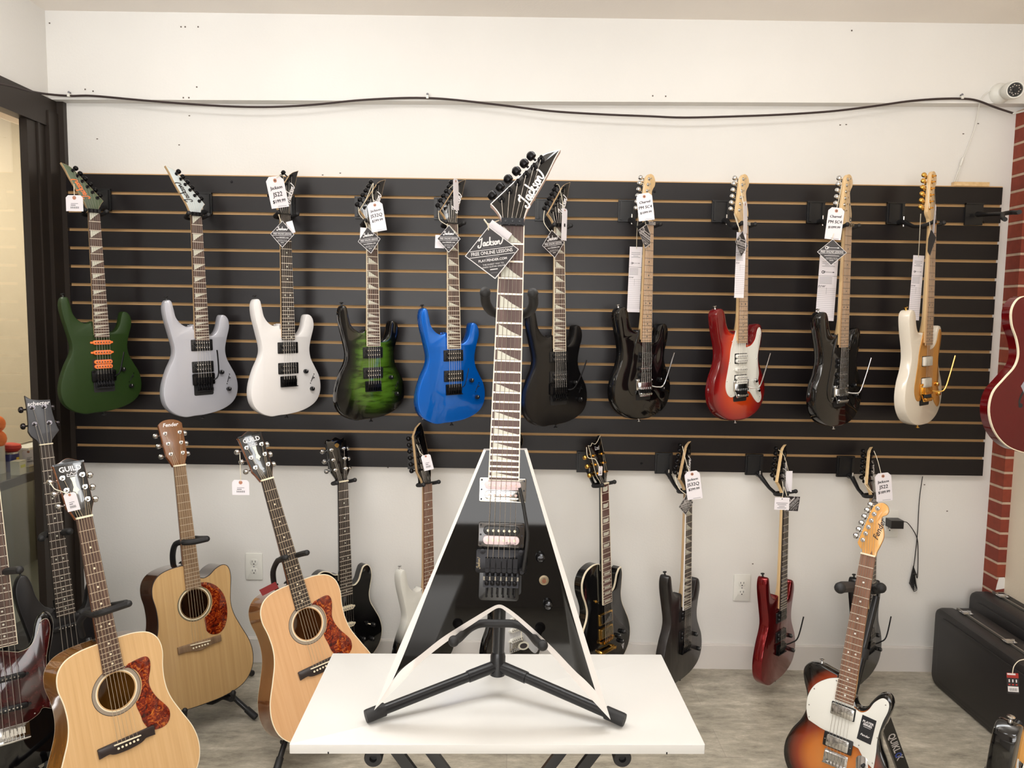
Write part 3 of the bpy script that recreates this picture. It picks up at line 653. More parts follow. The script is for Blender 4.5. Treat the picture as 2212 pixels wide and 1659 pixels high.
def electric(label, nut_px, end_px, psi, cfg, Yn=3.0, Ye=3.0, group=None, M0=None, name='electric_guitar', Lfix=None):
    scale = cfg.get('scale', 0.648); be = cfg.get('be', 0.145); L = Lfix or (scale+be)
    Mx = M0 or frame(at(end_px[0], end_px[1], Ye), at(nut_px[0], nut_px[1], Yn), math.radians(psi), L)
    LOG.append('FRAME %-46s scale %.3f' % (label[:46], Mx.to_scale()[0]))
    R = thing(name, Mx, label, 'bass guitar' if cfg.get('bass') else 'guitar', group)
    th = cfg.get('th', 0.043); fm = cfg.get('finish'); side = cfg.get('side', fm)
    ol = None
    if 'shape' in cfg:
        ol = spline(OUT[cfg['shape']], 5); b = MB(); bind = cfg.get('bodybind')
        o = ccw(ol); bv = cfg.get('bev', 0.006)
        if bind:
            b.rings([(inset(o, 0.004), -th), (o, -th+0.004), (o, -0.007), (o, 0.0), (inset(o, 0.0025), 0.0004)], [side, side, bind, bind], fm, side)
        else: b.slab(o, -th, 0, fm, bv, side=side)
        if cfg.get('decal'): cfg['decal'](b)
        b.build('body', R, 40)
    nf = cfg.get('nf', 24); yfe = L-fretp(scale, nf)-0.006
    nm = cfg.get('neck', M_MAPLE); zf = cfg.get('zf', 0.011)
    sn = 4 if cfg.get('bass') else 6
    neck(R, L, yfe+0.01, nm, hw1=0.030 if cfg.get('bass') else 0.028, z=zf-0.0054, hy=cfg.get('heel', yfe+0.05))
    fretboard('fretboard', R, L, scale, nf, cfg.get('board', M_ROSE), cfg.get('inlay', 'dot'), cfg.get('bind'), zf, w1=0.062 if cfg.get('bass') else 0.056, fm=cfg.get('fretmat'), inl=cfg.get('inl'), fretw=cfg.get('fretw', 0.0024), skip=cfg.get('skip', ()))
    nb = MB()
    if cfg.get('locknut'):
        nb.box((0, L+0.005, zf+0.0035), (0.044, 0.014, 0.008), M_MBLK if cfg['locknut'] is True else cfg['locknut'])
        for i in range(3): nb.box(((i-1)*0.0135, L+0.005, zf+0.0095), (0.0105, 0.0125, 0.005), M_MBLK if cfg['locknut'] is True else cfg['locknut'])
        for i in range(3): nb.lathe([(0.0026, 0), (0.0022, 0.001)], ((i-1)*0.0135, L+0.005, zf+0.012), (0,0,1), M_CHROME if cfg['locknut'] is not True else M_SATBLK, 8)
    else: nb.box((0, L+0.0022, zf-0.0005), (0.0435, 0.0045, 0.009), cfg.get('nutmat', M_IVORY))
    nb.build('nut', R, smooth=False)
    H, T, k = headstock(R, cfg['head'], L, cfg.get('hface', nm), nm if 'hside' not in cfg else cfg['hside'], cfg.get('tmat', M_MBLK), cfg.get('logo'), cfg.get('rev', False), cfg.get('hedge'), zf, cfg.get('hsy', 1.0))
    ys = L-scale; zs = cfg.get('zs', 0.017)
    strings(R, H, T, k, L, ys, zs, sn, bass=cfg.get('bass'), mt=cfg.get('smat'), sy=cfg.get('hsy', 1.0), r=cfg.get('sr', 0.00042))
    if cfg.get('guard'):
        gm, pts = cfg['guard']; b = MB(); b.slab(spline(mm(pts), 5), 0.0, 0.0024, gm, 0.0006, side=cfg.get('guardedge', gm))
        for q in cfg.get('gscrews', []): b.lathe([(0.0024, 0), (0.002, 0.0008)], (q[0]/1000, q[1]/1000, 0.0024), (0,0,1), M_CHROME, 8)
        b.build('pickguard', R)
        if cfg.get('guardtext'): cfg['guardtext'](R)
    for p in cfg.get('pickups', []):
        b = MB()
        if cfg.get('guard'): b.T = Matrix.Translation((0, 0, 0.002))
        if p[0] == 'h': humbucker2(b, 0 if len(p) < 6 else p[5], p[1]/1000, p[2], p[3], p[4] if len(p) > 4 else None, pole=cfg.get('pole', M_CHROME))
        elif p[0] == 'hc': humbucker(b, 0, p[1]/1000, None, None, p[3], p[2], p[4] if len(p) > 4 else 0)
        elif p[0] == 's': single(b, 0, p[1]/1000, p[2], p[3] if len(p) > 3 else M_CHROME)
        elif p[0] == 'j': single(b, 0, p[1]/1000, M_PBLK, w=0.092)
        b.build('pickup', R)
    b = MB(); br = cfg.get('bridge', 'floyd'); bc = cfg.get('bmat', M_MBLK)
    if br == 'floyd': floyd(b, ys, bc, cfg.get('saddle'))
    elif br == 'hard': hardtail(b, ys, bc)
    elif br == 'tune': tunomatic(b, ys, bc)
    elif br == 'bass':
        hardtail(b, ys, bc, 0.088, 0.052)
    b.build('bridge', R, 30)
    for q in cfg.get('knobs', []):
        b = MB()
        if cfg.get('guard'): b.T = Matrix.Translation((0, 0, 0.002))
        knob(b, q[0]/1000, q[1]/1000, cfg.get('kmat', M_SATBLK), cfg.get('kr', 0.009)); b.build('knob', R)
    if cfg.get('switch'):
        x, y, a = cfg['switch']; b = MB(); b.T = Matrix.Translation((x/1000, y/1000, 0.0022 if cfg.get('guard') else 0.0004)) @ Matrix.Rotation(math.radians(a), 4, 'Z')
        b.box((0, 0, 0), (0.003, 0.028, 0.0006), M_INKB); b.tube([(0,0.003,0), (0,0.005,0.012)], [0.0016, 0.0026], cfg.get('swmat', M_SATBLK), 8)
        for yy in (-0.02, 0.02): b.lathe([(0.0024, 0), (0.002, 0.0008)], (0, yy, 0), (0,0,1), M_MBLK, 8)
        b.build('pickup_switch', R)
    if cfg.get('toggle'):
        x, y = cfg['toggle']; b = MB(); b.lathe([(0.008, 0), (0.008, 0.003), (0.004, 0.004), (0.004, 0.006)], (x/1000, y/1000, 0.001), (0,0,1), cfg.get('kmat', M_CHROME), 14)
        b.tube([(x/1000, y/1000, 0.006), (x/1000+0.004, y/1000, 0.018)], [0.0016, 0.003], cfg.get('swmat', M_IVORY), 8); b.build('pickup_switch', R)
    if cfg.get('arm'):
        b = MB(); b.tube(spline3([Vector(p)/1000 for p in cfg['arm']], 5), cfg.get('armr', 0.0028), cfg.get('armmat', bc), 8); b.build('tremolo_arm', R)
    for p, d in cfg.get('buttons', []):
        b = MB(); strapbutton(b, Vector(p)/1000, Vector(d), cfg.get('btmat', M_SATBLK)); b.build('strap_button', R)
    if cfg.get('extra'): cfg['extra'](R, L, ys)
    LMAP[R.name] = L
    return R
def jk(mt, rev=False, cx=36, cy=90, L_=88, rot=64):
    def f(b):
        if rev: jackson(b, -cx/1000, cy/1000, 0.0007, L_/1000, math.radians(180-rot), mt, 0.15)
        else: jackson(b, cx/1000, cy/1000, 0.0007, L_/1000, math.radians(rot), mt, 0.15)
    return f
def keyl(b): keylogo(b, 0.017, 0.055, 0.0011, 0.07, math.radians(95), M_INKB)

# --- finishes
G_GREEN = mat('satin_moss_green', (32, 54, 13), 0.5, spec=0.35)
G_GREY = mat('metallic_silver_grey', (186, 186, 194), 0.3, 0.2, coat=0.5)
G_WHT = mat('snow_white_lacquer', (226, 222, 220), 0.16, coat=0.3)
G_BLUE = mat('metallic_blue', (0, 112, 226), 0.26, 0.6, coat=1.0, crough=0.03)
G_SBLK = mat('satin_black_lacquer', (14, 13, 14), 0.26)
G_BLK = mat('black_lacquer', (10, 9, 10), 0.07, coat=0.5)
G_RED = mat('metallic_red', (124, 12, 18), 0.2, 0.75, coat=0.6)
G_QUILT = burst('green_quilt_burst', [(0.0, (96, 132, 40)), (0.55, (70, 106, 28)), (0.85, (28, 38, 12)), (1.0, (9, 9, 8))], (0.005, 0.135), (0.138, 0.13), (0.0, 0.27), (0.10, 0.165), grain=((11, 58, 1), [(0.36, (150,150,120)), (0.5, (235,235,225)), (0.64, (255,255,250))]))
G_CHERRY = burst('cherry_burst', [(0.0, (212, 92, 30)), (0.45, (196, 62, 22)), (0.8, (150, 20, 18)), (1.0, (104, 10, 14))], (0.0, 0.12), (0.155, 0.14), (-0.01, 0.30), (0.115, 0.155))
G_SUN = burst('three_tone_sunburst', [(0.0, (206, 134, 62)), (0.5, (188, 108, 44)), (0.72, (130, 48, 22)), (0.92, (22, 12, 10)), (1.0, (10, 8, 8))], (0.0, 0.12), (0.165, 0.145), (-0.01, 0.30), (0.125, 0.13))
G_WBURST = burst('white_to_black_burst', [(0.0, (206, 204, 196)), (0.62, (206, 204, 196)), (0.95, (20, 18, 18)), (1.0, (12, 11, 11))], (0.0, 0.37), (0.25, 0.27), (0.0, 0.42), (0.25, 0.20))
G_CHERRED = mat('cherry_red_lacquer', (84, 5, 9), 0.08, coat=0.1, spec=0.4)
M_GREENH = mat('satin_moss_green_face', (84, 96, 70), 0.45)
M_HSIDE = wood('pale_maple_edge', (184, 152, 112), (196, 164, 122), (206, 176, 136), 0.5)
dk = dict(hsy=1.3, shape='dinky', nf=24, be=0.145, head='jackson', buttons=[((-121,462,-24),(-0.15,1,0)), ((0,0,-22),(0,-1,0))])
ARMD = [(38,143,12),(48,150,20),(54,175,24),(50,235,30),(46,262,34)]
def C(base, **kw): d = dict(base); d.update(kw); return d
TOP = 'guitars hanging in the upper row'
LOW = 'guitars hanging in the lower row'
GR = {}
GR['green'] = electric('satin moss green electric guitar with bright orange pickups, hanging at left end', (201,459), (229,890), 49,
    C(dk, finish=G_GREEN, bind=None, inlay='sharkR', rev=True, hface=M_GREENH, neck=M_HSIDE, logo=jk(M_ORANGE, True), locknut=True, nf=24,
      pickups=[('s',281,M_ORANGE,M_INKB), ('s',241,M_ORANGE,M_INKB), ('h',194,M_ORANGE,M_ORANGE)], pole=M_INKB, arm=[(38,143,12),(52,158,26),(62,200,32),(70,240,36)], knobs=[(75,168),(103,98)], switch=(108,132,-30)), group=TOP)
GR['grey'] = electric('silver grey metallic electric guitar with headstock pointing left, hanging beside the green one', (422,466), (443,897), 48,
    C(dk, finish=G_GREY, inlay='sharkR', rev=True, hface=mat('silver_white_face', (196, 204, 204), 0.3), neck=M_HSIDE, logo=jk(M_INKB, True), locknut=True,
      pickups=[('h',283,M_PBLK,M_PBLK,M_PBLK), ('h',196,M_PBLK,M_PBLK,M_PBLK)], arm=ARMD, knobs=[(76,170),(104,99)], switch=(106,140,-18)), group=TOP)
GR['white'] = electric('snow white electric guitar with two black pickups and dotted fretboard', (614,464), (625,896), 46,
    C(dk, finish=G_WHT, inlay='dot', board=M_DROSE, hface=M_SATBLK, neck=M_HSIDE, logo=jk(M_INKW), bridge='hard', nutmat=M_SATBLK,
      pickups=[('h',270,M_PBLK,M_PBLK,M_PBLK), ('h',188,M_PBLK,M_PBLK,M_PBLK)], knobs=[(76,172),(104,99)], switch=(108,140,-25)), group=TOP)
GR['quilt'] = electric('green quilted burst electric guitar with black rim, hanging left of the blue guitar', (801,482), (807,905), 38,
    C(dk, finish=G_QUILT, side=G_BLK, inlay='shark', bind=M_BIND, hface=G_BLK, neck=M_HSIDE, logo=jk(M_INKW), bridge='hard', nutmat=M_SATBLK,
      pickups=[('h',273,M_PBLK,M_PBLK,M_PBLK), ('h',190,M_PBLK,M_PBLK,M_PBLK)], knobs=[(80,168),(106,98)], switch=(110,138,-25)), group=TOP)
GR['blue'] = electric('metallic blue electric guitar hanging behind the neck of the V-shaped guitar', (975,484), (981,913), 33,
    C(dk, finish=G_BLUE, inlay='shark', bind=M_BIND, hface=G_BLK, neck=M_HSIDE, logo=jk(M_INKW), bridge='hard', nutmat=M_SATBLK,
      pickups=[('h',272,M_PBLK,M_PBLK,M_PBLK), ('h',190,M_PBLK,M_PBLK,M_PBLK)], arm=[(36,143,10),(44,160,20),(56,220,26)], armr=0.0016, knobs=[(80,168),(106,98)], switch=(110,138,-25)), group=TOP)
GR['satin'] = electric('all-black satin electric guitar hanging just right of the V-shaped guitar neck', (1205.5,490), (1207,918), 33,
    C(dk, finish=G_SBLK, inlay='shark', bind=M_BIND, hface=G_BLK, neck=M_HSIDE, logo=jk(M_INKW), locknut=True,
      pickups=[('h',276,M_PBLK,M_PBLK,M_PBLK), ('h',196,M_PBLK,M_PBLK,M_PBLK)], arm=[(38,143,12),(56,150,30),(80,200,44),(104,262,50)], knobs=[(80,168),(106,98)], switch=(110,138,-25)), group=TOP)
ch = dict(hsy=1.15, shape='strat', nf=22, be=0.142, th=0.045, head='strat', inlay='dot', board=M_MAPLEB, neck=M_MAPLE, hface=M_MAPLE, logo=keyl, tmat=M_CHROME, inl=M_INKB, fretmat=mat('dark_fret', (88, 66, 46), 0.4, 0.3), zf=0.012,
    btmat=M_CHROME, buttons=[((-128,456,-24),(-0.25,1,0)), ((0,0,-22),(0,-1,0))], bmat=M_CHROME, arm=[(36,136,10),(52,133,30),(66,142,48),(84,200,58),(106,275,66)], armmat=M_CHROME, fretw=0.0018)
SG = [(-30,372,'c'),(-58,300),(-66,250),(-78,200),(-88,150),(-80,118),(-60,100),(-35,102),(-10,118),(40,118),(62,112),(90,82),(112,66),(128,72),(134,92),(122,130),(112,160),(116,190),(108,235),(108,270),(120,320),(126,360),(114,380),(100,366),(88,330),(66,308),(40,300),(30,300,'c'),(30,320,'c'),(-28,330,'c')]
kn2 = dict(knobs=[(86,160),(104,120)], kr=0.0095)
GR['charb'] = electric('glossy black electric guitar with pale maple neck, hanging left of the cherry red one', (1399.5,486), (1388,905), 35,
    C(ch, finish=G_BLK, guard=(G_BLK, SG), pickups=[('h',255,M_PBLK,M_PBLK), ('s',210,M_PBLK), ('h',172,M_PBLK,M_PBLK)], pole=M_MBLK, kmat=M_MBLK, locknut=M_CHROME, **kn2), group=TOP)
GR['cherry'] = electric('cherry red and orange burst electric guitar with white pickguard and maple neck', (1604,487), (1597,908), 34,
    C(ch, finish=G_CHERRY, side=mat('cherry_rim', (104,12,16), 0.1, coat=0.5), guard=(M_WHITEP, SG), pickups=[('h',255,M_WHITEP,M_WHITEP), ('s',210,M_WHITEP), ('h',168,M_WHITEP,M_WHITEP)], pole=M_INKG, kmat=M_CHROME, locknut=M_CHROME,
      gscrews=[(-52,325),(-66,240),(-82,165),(-58,108),(96,250),(120,350),(120,90)], **kn2), group=TOP)
GR['charb2'] = electric('glossy black electric guitar with pale maple neck, hanging beside the white and gold one', (1827.5,490), (1811,921), 35,
    C(ch, finish=G_BLK, guard=(G_BLK, SG), pickups=[('h',255,M_PBLK,M_PBLK), ('s',210,M_PBLK), ('h',172,M_PBLK,M_PBLK)], pole=M_MBLK, kmat=M_MBLK, locknut=M_CHROME, **kn2), group=TOP)
GR['wgold'] = electric('white electric guitar with gold pickguard and gold hardware, hanging at right end', (2011,484), (1994,918), 38,
    C(ch, finish=mat('warm_white_lacquer', (226, 216, 200), 0.14, coat=0.4), guard=(mat('gold_anodised', (206, 150, 78), 0.35, 0.55), SG), tmat=M_GOLD, bmat=M_GOLD, armmat=M_GOLD, btmat=M_GOLD, pickups=[('hc',255,M_WHITEP,None), ('hc',170,M_WHITEP,None)], kmat=M_GOLD, locknut=M_GOLD, **kn2), group=TOP)
# ---- lower row
lg = dict(shape='dc', scale=0.628, be=0.13, nf=22, bridge='tune', bmat=M_CHROME)
def emblem(b):
    b.slab(spline(mm([(-10,146),(0,152),(10,146),(7,138),(0,134),(-7,138)]), 3), 0.0003, 0.001, M_GOLD)
GR['cream'] = electric('black double-cutaway electric guitar with cream pickups, behind the leaning acoustic', (738.5,1040), (750,1446), 44,
    C(lg, finish=G_BLK, bodybind=M_BIND, head='lp', hface=G_BLK, neck=G_BLK, tmat=M_CHROME, board=M_DROSE, inlay='dot', logo=emblem, pickups=[('s',250,M_IVORY,M_INKG), ('s',180,M_IVORY,M_INKG)],
      toggle=(98,162), kmat=M_SATBLK, knobs=[(76,104),(118,92),(84,58),(124,150)]), Yn=3.02, Ye=3.0, group=LOW)
GR['wburst'] = electric('white electric guitar fading to black, with long brown fretboard, partly behind the V-shaped guitar', (921,1044), (926,1455), 46,
    C(dk, shape='dinky', finish=G_WBURST, side=G_WBURST, head='bolt', hface=G_BLK, neck=M_HSIDE, board=M_BRROSE, inlay='dot', nutmat=M_SATBLK, bridge='hard', pickups=[('h',280,M_PBLK,M_PBLK), ('h',192,M_PBLK,M_PBLK)], btmat=M_CHROME), Yn=3.02, Ye=3.0, group=LOW)
GR['hidden'] = electric('black electric guitar with white pickguard seen between the stand arms under the V-shaped guitar', (1116,1046), (1113,1462), 44,
    C(ch, finish=G_BLK, guard=(mat('white_pearl_plastic', (206, 206, 208), 0.2), SG), board=M_DROSE, inl=M_PEARL, neck=M_HSIDE, hface=G_BLK, logo=None, bridge='hard', locknut=None, pickups=[('s',245,M_WHITEP), ('s',200,M_WHITEP), ('s',158,M_WHITEP)], arm=None), Yn=3.02, Ye=3.0, group=LOW)
def ltdx(R, L, ys):
    b = MB()
    for (x, y) in ((-60,300),): b.lathe([(0.006,0),(0.006,0.002),(0.003,0.003),(0.003,0.012)], (x/1000, y/1000, 0), (0,0,1), M_GOLD, 12)
    b.build('toggle_switch', R)
    b = MB(); b.slab(mm([(108,72),(126,80),(116,52)]), 0.0002, 0.0008, M_INKW); b.slab(mm([(112,70),(118,74),(116,62)]), 0.0006, 0.001, G_BLK); b.build('decal', R)
GR['ltd'] = electric('black single-cutaway electric guitar with cream binding and gold hardware', (1301,1045), (1310,1449), 47,
    C(lg, shape='lp', finish=G_BLK, bodybind=M_BIND, head='ltd', hface=G_BLK, hedge=M_BIND, neck=G_BLK, tmat=M_GOLD, bmat=M_GOLD, board=wood('red_brown_rosewood', (64,30,26),(84,42,36),(98,54,46),0.5), inlay='flag', bind=M_BIND, nf=24,
      pickups=[('hc',218,G_BLK,M_GOLD), ('hc',160,mat('aged_gold_cover', (120,104,70), 0.3, 0.8),M_GOLD)], kmat=M_SATBLK, knobs=[(80,120),(112,128),(100,92)], btmat=M_GOLD, extra=ltdx, zf=0.014, zs=0.02,
      logo=lambda b: (b.text('Ltd', 0.022, (0.006, 0.142, 0.0007), M_INKW, 0.2), )), Yn=3.02, Ye=3.0, group=LOW)
GR['jdark'] = electric('charcoal black electric guitar with white-edged fretboard, hanging over the table corner', (1484.5,1058), (1477,1466), 47,
    C(dk, finish=mat('dark_charcoal_grain', (30,27,27), 0.35, coat=0.3, fn=noise_fn([(0.4,(22,20,20)),(0.6,(40,36,36))], (60,6,40))), inlay='shark', bind=M_WHITE, hface=G_BLK, neck=M_HSIDE, logo=jk(M_INKW), bridge='hard', nutmat=M_SATBLK, board=M_DROSE,
      pickups=[('h',273,M_PBLK,M_PBLK,M_PBLK), ('h',190,M_PBLK,M_PBLK,M_PBLK)], pole=M_MBLK, knobs=[(80,168),(106,98)]), Yn=3.02, Ye=3.0, group=LOW)
GR['jred'] = electric('dark metallic red electric guitar hanging low beside the wall outlet', (1694,1064), (1683,1468), 45,
    C(dk, finish=G_RED, inlay='shark', inl=M_INKG, hface=G_BLK, neck=M_MAPLE, logo=jk(M_INKW), bridge='hard', nutmat=M_SATBLK, board=M_DROSE,
      pickups=[('h',273,M_PBLK,M_PBLK,M_PBLK), ('h',190,M_PBLK,M_PBLK,M_PBLK)], pole=M_MBLK, knobs=[(80,168),(106,98)], arm=[(36,143,10),(56,150,24),(80,170,40),(120,250,44)]), Yn=3.02, Ye=3.0, group=LOW)
GR['jblack'] = electric('black electric guitar hanging low behind the sunburst guitar neck', (1886,1068), (1876,1466), 45,
    C(dk, finish=G_SBLK, inlay='shark', inl=M_INKG, hface=G_BLK, neck=M_MAPLE, logo=jk(M_INKW), bridge='hard', nutmat=M_SATBLK, board=M_DROSE,
      pickups=[('h',273,M_PBLK,M_PBLK,M_PBLK), ('h',190,M_PBLK,M_PBLK,M_PBLK)], pole=M_MBLK, knobs=[(80,168),(106,98)], arm=[(36,143,10),(56,150,24),(80,170,40),(120,250,44)]), Yn=3.02, Ye=3.0, group=LOW)
# ------------------------------------------------------------------ TABLE, V GUITAR
def loc2(px, py, M):                    # point of the plane z=0 of frame M seen at a pixel, in local coords
    Mi = M.inverted(); c = Mi @ CAM; p = Mi @ (CAM + ray(px, py)); d = p - c; q = c - d*(c.z/d.z); return (q.x, q.y)
FL = at(622, 1610, 1.36); H_T = None
ZT = 0.70
c00, c10, c11, c01 = at_z(622, 1608, ZT), at_z(1521, 1609, ZT), at_z(1443, 1413, ZT), at_z(707, 1412, ZT)
tw = (c10-c00).length; tdp = ((c01-c00).length + (c11-c10).length)/2
ux = (c10-c00).normalized(); uy = Vector((-ux.y, ux.x, 0))
tcen = (c00+c10+c11+c01)/4
LOG.append('table %.3f x %.3f  at y %.3f' % (tw, tdp, c00.y))
TM = Matrix((ux, uy, Vector((0,0,1)))).transposed().to_4x4(); TM.translation = Vector((tcen.x, tcen.y, 0))
R = thing('shelf_table', TM, 'white rectangular shelf board on a folding black tube stand, in the foreground', 'table')
b = MB(); M_MELA = mat('white_melamine', (216, 214, 210), 0.22, spec=0.5)
b.slab(rrect(tw, tdp, 0.003), ZT-0.0185, ZT, M_MELA, 0.0008)
for sx in (-1, 1): b.box((sx*(tw/2-0.073), -tdp/2-0.0002, ZT-0.0165), (0.0025, 0.001, 0.004), M_INKB)
b.build('tabletop', R)
for sx in (-1, 1):
    fx = 0.238*sx; b = MB(); zz = ZT-0.0185-0.0175
    b.tube([(fx, -tdp/2+0.03, zz), (fx, tdp/2-0.02, zz)], 0.0125, M_PAINTBLK, 16)
    b.build('support_tube', R)
    for yy, sy in ((-tdp/2+0.012, -1), (tdp/2-0.012, 1)):
        b = MB(); b.lathe([(0.0175, 0.03), (0.0175, 0.003), (0.016, 0), (0.007, 0), (0.0065, 0.008), (0.0, 0.008)], (fx, yy, zz), (0,-sy,0), M_RUBBER, 24); b.build('rubber_cap', R)
    for yy, ix in ((-tdp/2+0.06, 0.205), (-tdp/2+0.10, 0.158)):
        b = MB(); a = Vector((sx*ix, yy + (0.013 if sx > 0 else 0), zz-0.004)); e = Vector((sx*(ix-0.445), yy + (0.012 if sx > 0 else 0), 0.03)); d = (e-a)
        mid = (a+e)/2; ang = math.atan2(d.x, -d.z)
        b.box(mid, (0.021, 0.011, d.length), M_PAINTBLK, Matrix.Rotation(-ang, 3, 'Y')); b.build('cross_leg', R)
    b = MB(); b.tube([(-sx*0.24, -tdp/2, 0.018), (-sx*0.24, tdp/2, 0.018)], 0.0145, M_PAINTBLK, 14); b.build('foot_tube', R)
b = MB(); b.lathe([(0.02, 0), (0.02, 0.07), (0.012, 0.078)], (0, -tdp/2+0.05, ZT/2-0.01), (0,1,0), M_PAINTBLK, 16); b.build('pivot_knob', R)

VP = at(1076, 1400, 1.437); VN = at(1107, 489, 1.52)
VL = (VN-VP).length; VM = frame(VP, VN, 0, VL)
fe = VL - loc2(1088.5, 1033, VM)[1]; VS = (fe-0.004)/(1-2**(-24/12.0))
LOG.append('V length %.3f scale %.3f' % (VL, VS))
k_ = VS/0.648
VOUT = [((1044,972,'c'),(1050,973,'c')), ((985,1114),(992,1114)), ((928,1250),(936,1250)), ((862,1400),(878,1400)), ((807,1537,'c'),(848,1470,'c')), ((861,1483),(870,1444)), ((908,1434),(910,1413)), ((953,1397),(953,1379)),
        ((1000,1364),(1001,1348)), ((1024,1348),(1024,1334)), ((1051,1330),(1056,1315)), ((1077,1315),(1077,1306)), ((1096,1325),(1094,1312)), ((1119,1343),(1119,1330)), ((1160,1380),(1160,1366)), ((1187,1410),(1200,1405)), ((1227,1456),(1241,1448)), ((1268,1502),(1265,1470)),
        ((1320,1558,'c'),(1286,1492,'c')), ((1271,1400),(1258,1400)), ((1225,1250),(1214,1250)), ((1181,1110),(1173,1110)), ((1139,971,'c'),(1133,972,'c'))]
vo = spline([loc2(p[0][0], p[0][1], VM) + tuple(p[0][2:]) for p in VOUT], 5); vi = spline([loc2(p[1][0], p[1][1], VM) + tuple(p[1][2:]) for p in VOUT], 5)
if poly_area(vo) < 0: vo, vi = vo[::-1], vi[::-1]
def vbody(R, L, ys):
    b = MB(); W = mat('white_bevel_lacquer', (232, 226, 222), 0.15, coat=0.4)
    b.rings([(vo, -0.036), (vo, -0.006), (vi, 0.0)], [W, W], M_BLK, W); b.build('body', R, 20)
    b = MB()
    def lp(x, y): return loc2(x, y, VM)
    c = lp(1086, 1058)
    b.T = Matrix.Translation((c[0], 0, 0)); humbucker2(b, 0, c[1], M_PINKCOIL, M_CHROME, M_CHROME, rw=0.091, rh=0.047, w=0.070, pole=mat('rose_pole', (196,160,150), 0.3, 0.5)); b.build('pickup', R)
    b = MB(); c = lp(1083, 1155); b.T = Matrix.Translation((c[0], 0, 0))
    humbucker2(b, 0, c[1], M_PBLK, M_PINKCOIL, mat('dark_grey_ring', (58,52,48), 0.15, coat=0.5), rw=0.089, rh=0.047, w=0.070, pole=mat('cream_pole', (226,214,180), 0.3, 0.4)); b.T = Matrix.Identity(4)
    jackson(b, c[0]+0.018, c[1]-0.0155, 0.0125, 0.020, 0, M_INKB, 0.1); b.build('pickup', R)
    b = MB(); c = lp(1083, 1218); a = lp(1078, 1264); d = lp(1040, 1296)
    z0 = c[1]; b.T = Matrix.Translation((c[0], 0, 0))
    hx = 0.036; y1 = d[1]
    b.slab(rrect(0.078, (z0+0.02-y1), 0.007, -0.003, (z0+0.02+y1)/2), 0.0002, 0.0016, mat('cavity_black', (14,13,13), 0.25), 0.0005)
    floyd(b, z0+0.004, M_MBLK, M_MBLK, w=0.100)
    b.box((0.0, z0-0.028, 0.013), (0.068, 0.016, 0.0012), M_CHROME, Matrix.Rotation(0.5, 3, 'X'))
    for i in range(6):
        x = (i-2.5)*0.0107; b.box((x, z0-0.026, 0.018), (0.006, 0.014, 0.006), M_MBLK); b.tube([(x, z0-0.045, 0.010), (x, z0-0.060, 0.009)], 0.0016, M_MBLK, 6); b.ball((x, z0-0.061, 0.009), 0.0024, M_MBLK, 8)
    T0 = b.T.copy(); b.T = T0 @ Matrix.Translation((-0.044, z0+0.002, 0.0078)) @ Matrix.Rotation(PI/2, 4, 'Z'); jackson(b, 0, 0, 0, 0.022, 0, mat('tan_print', (176,158,120), 0.6), 0.1); b.T = T0
    b.build('bridge', R, 30)
    b = MB(); arm = [(1127,1231,8),(1129,1228,20),(1135,1190,30),(1139,1148,34),(1134,1112,36),(1128,1076,36),(1122,1049,34)]
    b.tube(spline3([Vector((*lp(x, y), z/1000)) for x, y, z in arm], 6), 0.0032, M_RUBBER, 10); b.lathe([(0.007,0),(0.007,0.016),(0.004,0.018)], (*lp(1127,1231), 0.004), (0,0,1), M_MBLK, 14); b.build('tremolo_arm', R)
    for (x, y) in ((1167,1203), (1183,1305)):
        b = MB(); q = lp(x, y); b.lathe([(0.0088,0),(0.0092,0.003),(0.0075,0.006),(0.0085,0.014),(0.006,0.0175),(0.001,0.018)], (*q, 0.0004), (0,0,1), mat('polished_black_knob', (34,33,34), 0.1, 0.6), 20); b.build('knob', R)
    b = MB(); q = lp(1175,1253); b.lathe([(0.0095,0),(0.0095,0.0016),(0.0065,0.002),(0.0065,0.001),(0.004,0.001)], (*q, 0.0004), (0,0,1), mat('antique_nickel', (112,100,80), 0.35, 0.8), 20); b.lathe([(0.0042,0),(0.0042,0.008)], (*q, 0.001), (0,0,1), M_MAHOG, 12); b.build('pickup_switch', R)
neckb = mat('white_neck_binding', (230, 220, 204), 0.35)
VR = electric('large black V-shaped electric guitar with white edges, standing on the white shelf board', None, None, 0,
    dict(finish=M_BLK, nf=24, head='jackson', hface=G_BLK, hside=mat('rosy_binding', (206,176,164), 0.4), hedge=M_WHITE, inlay='shark', bind=neckb, locknut=True, scale=VS, be=VL-VS, neck=mat('glossy_black_neck', (20,18,18), 0.1), board=mat('warm_rosewood', (96,72,66), 0.55, fn=noise_fn([(0.3,(78,56,52)),(0.7,(108,84,78))], (60,4,60), 1, 4)),
         fretmat=mat('bright_fret', (238, 226, 204), 0.3, 0.3), fretw=0.0032, bridge=None, logo=jk(M_INKW, cy=80, L_=84), hsy=1.14, extra=vbody, skip=(), zf=0.012, sr=0.00038), M0=VM, Lfix=VL, name='electric_guitar')
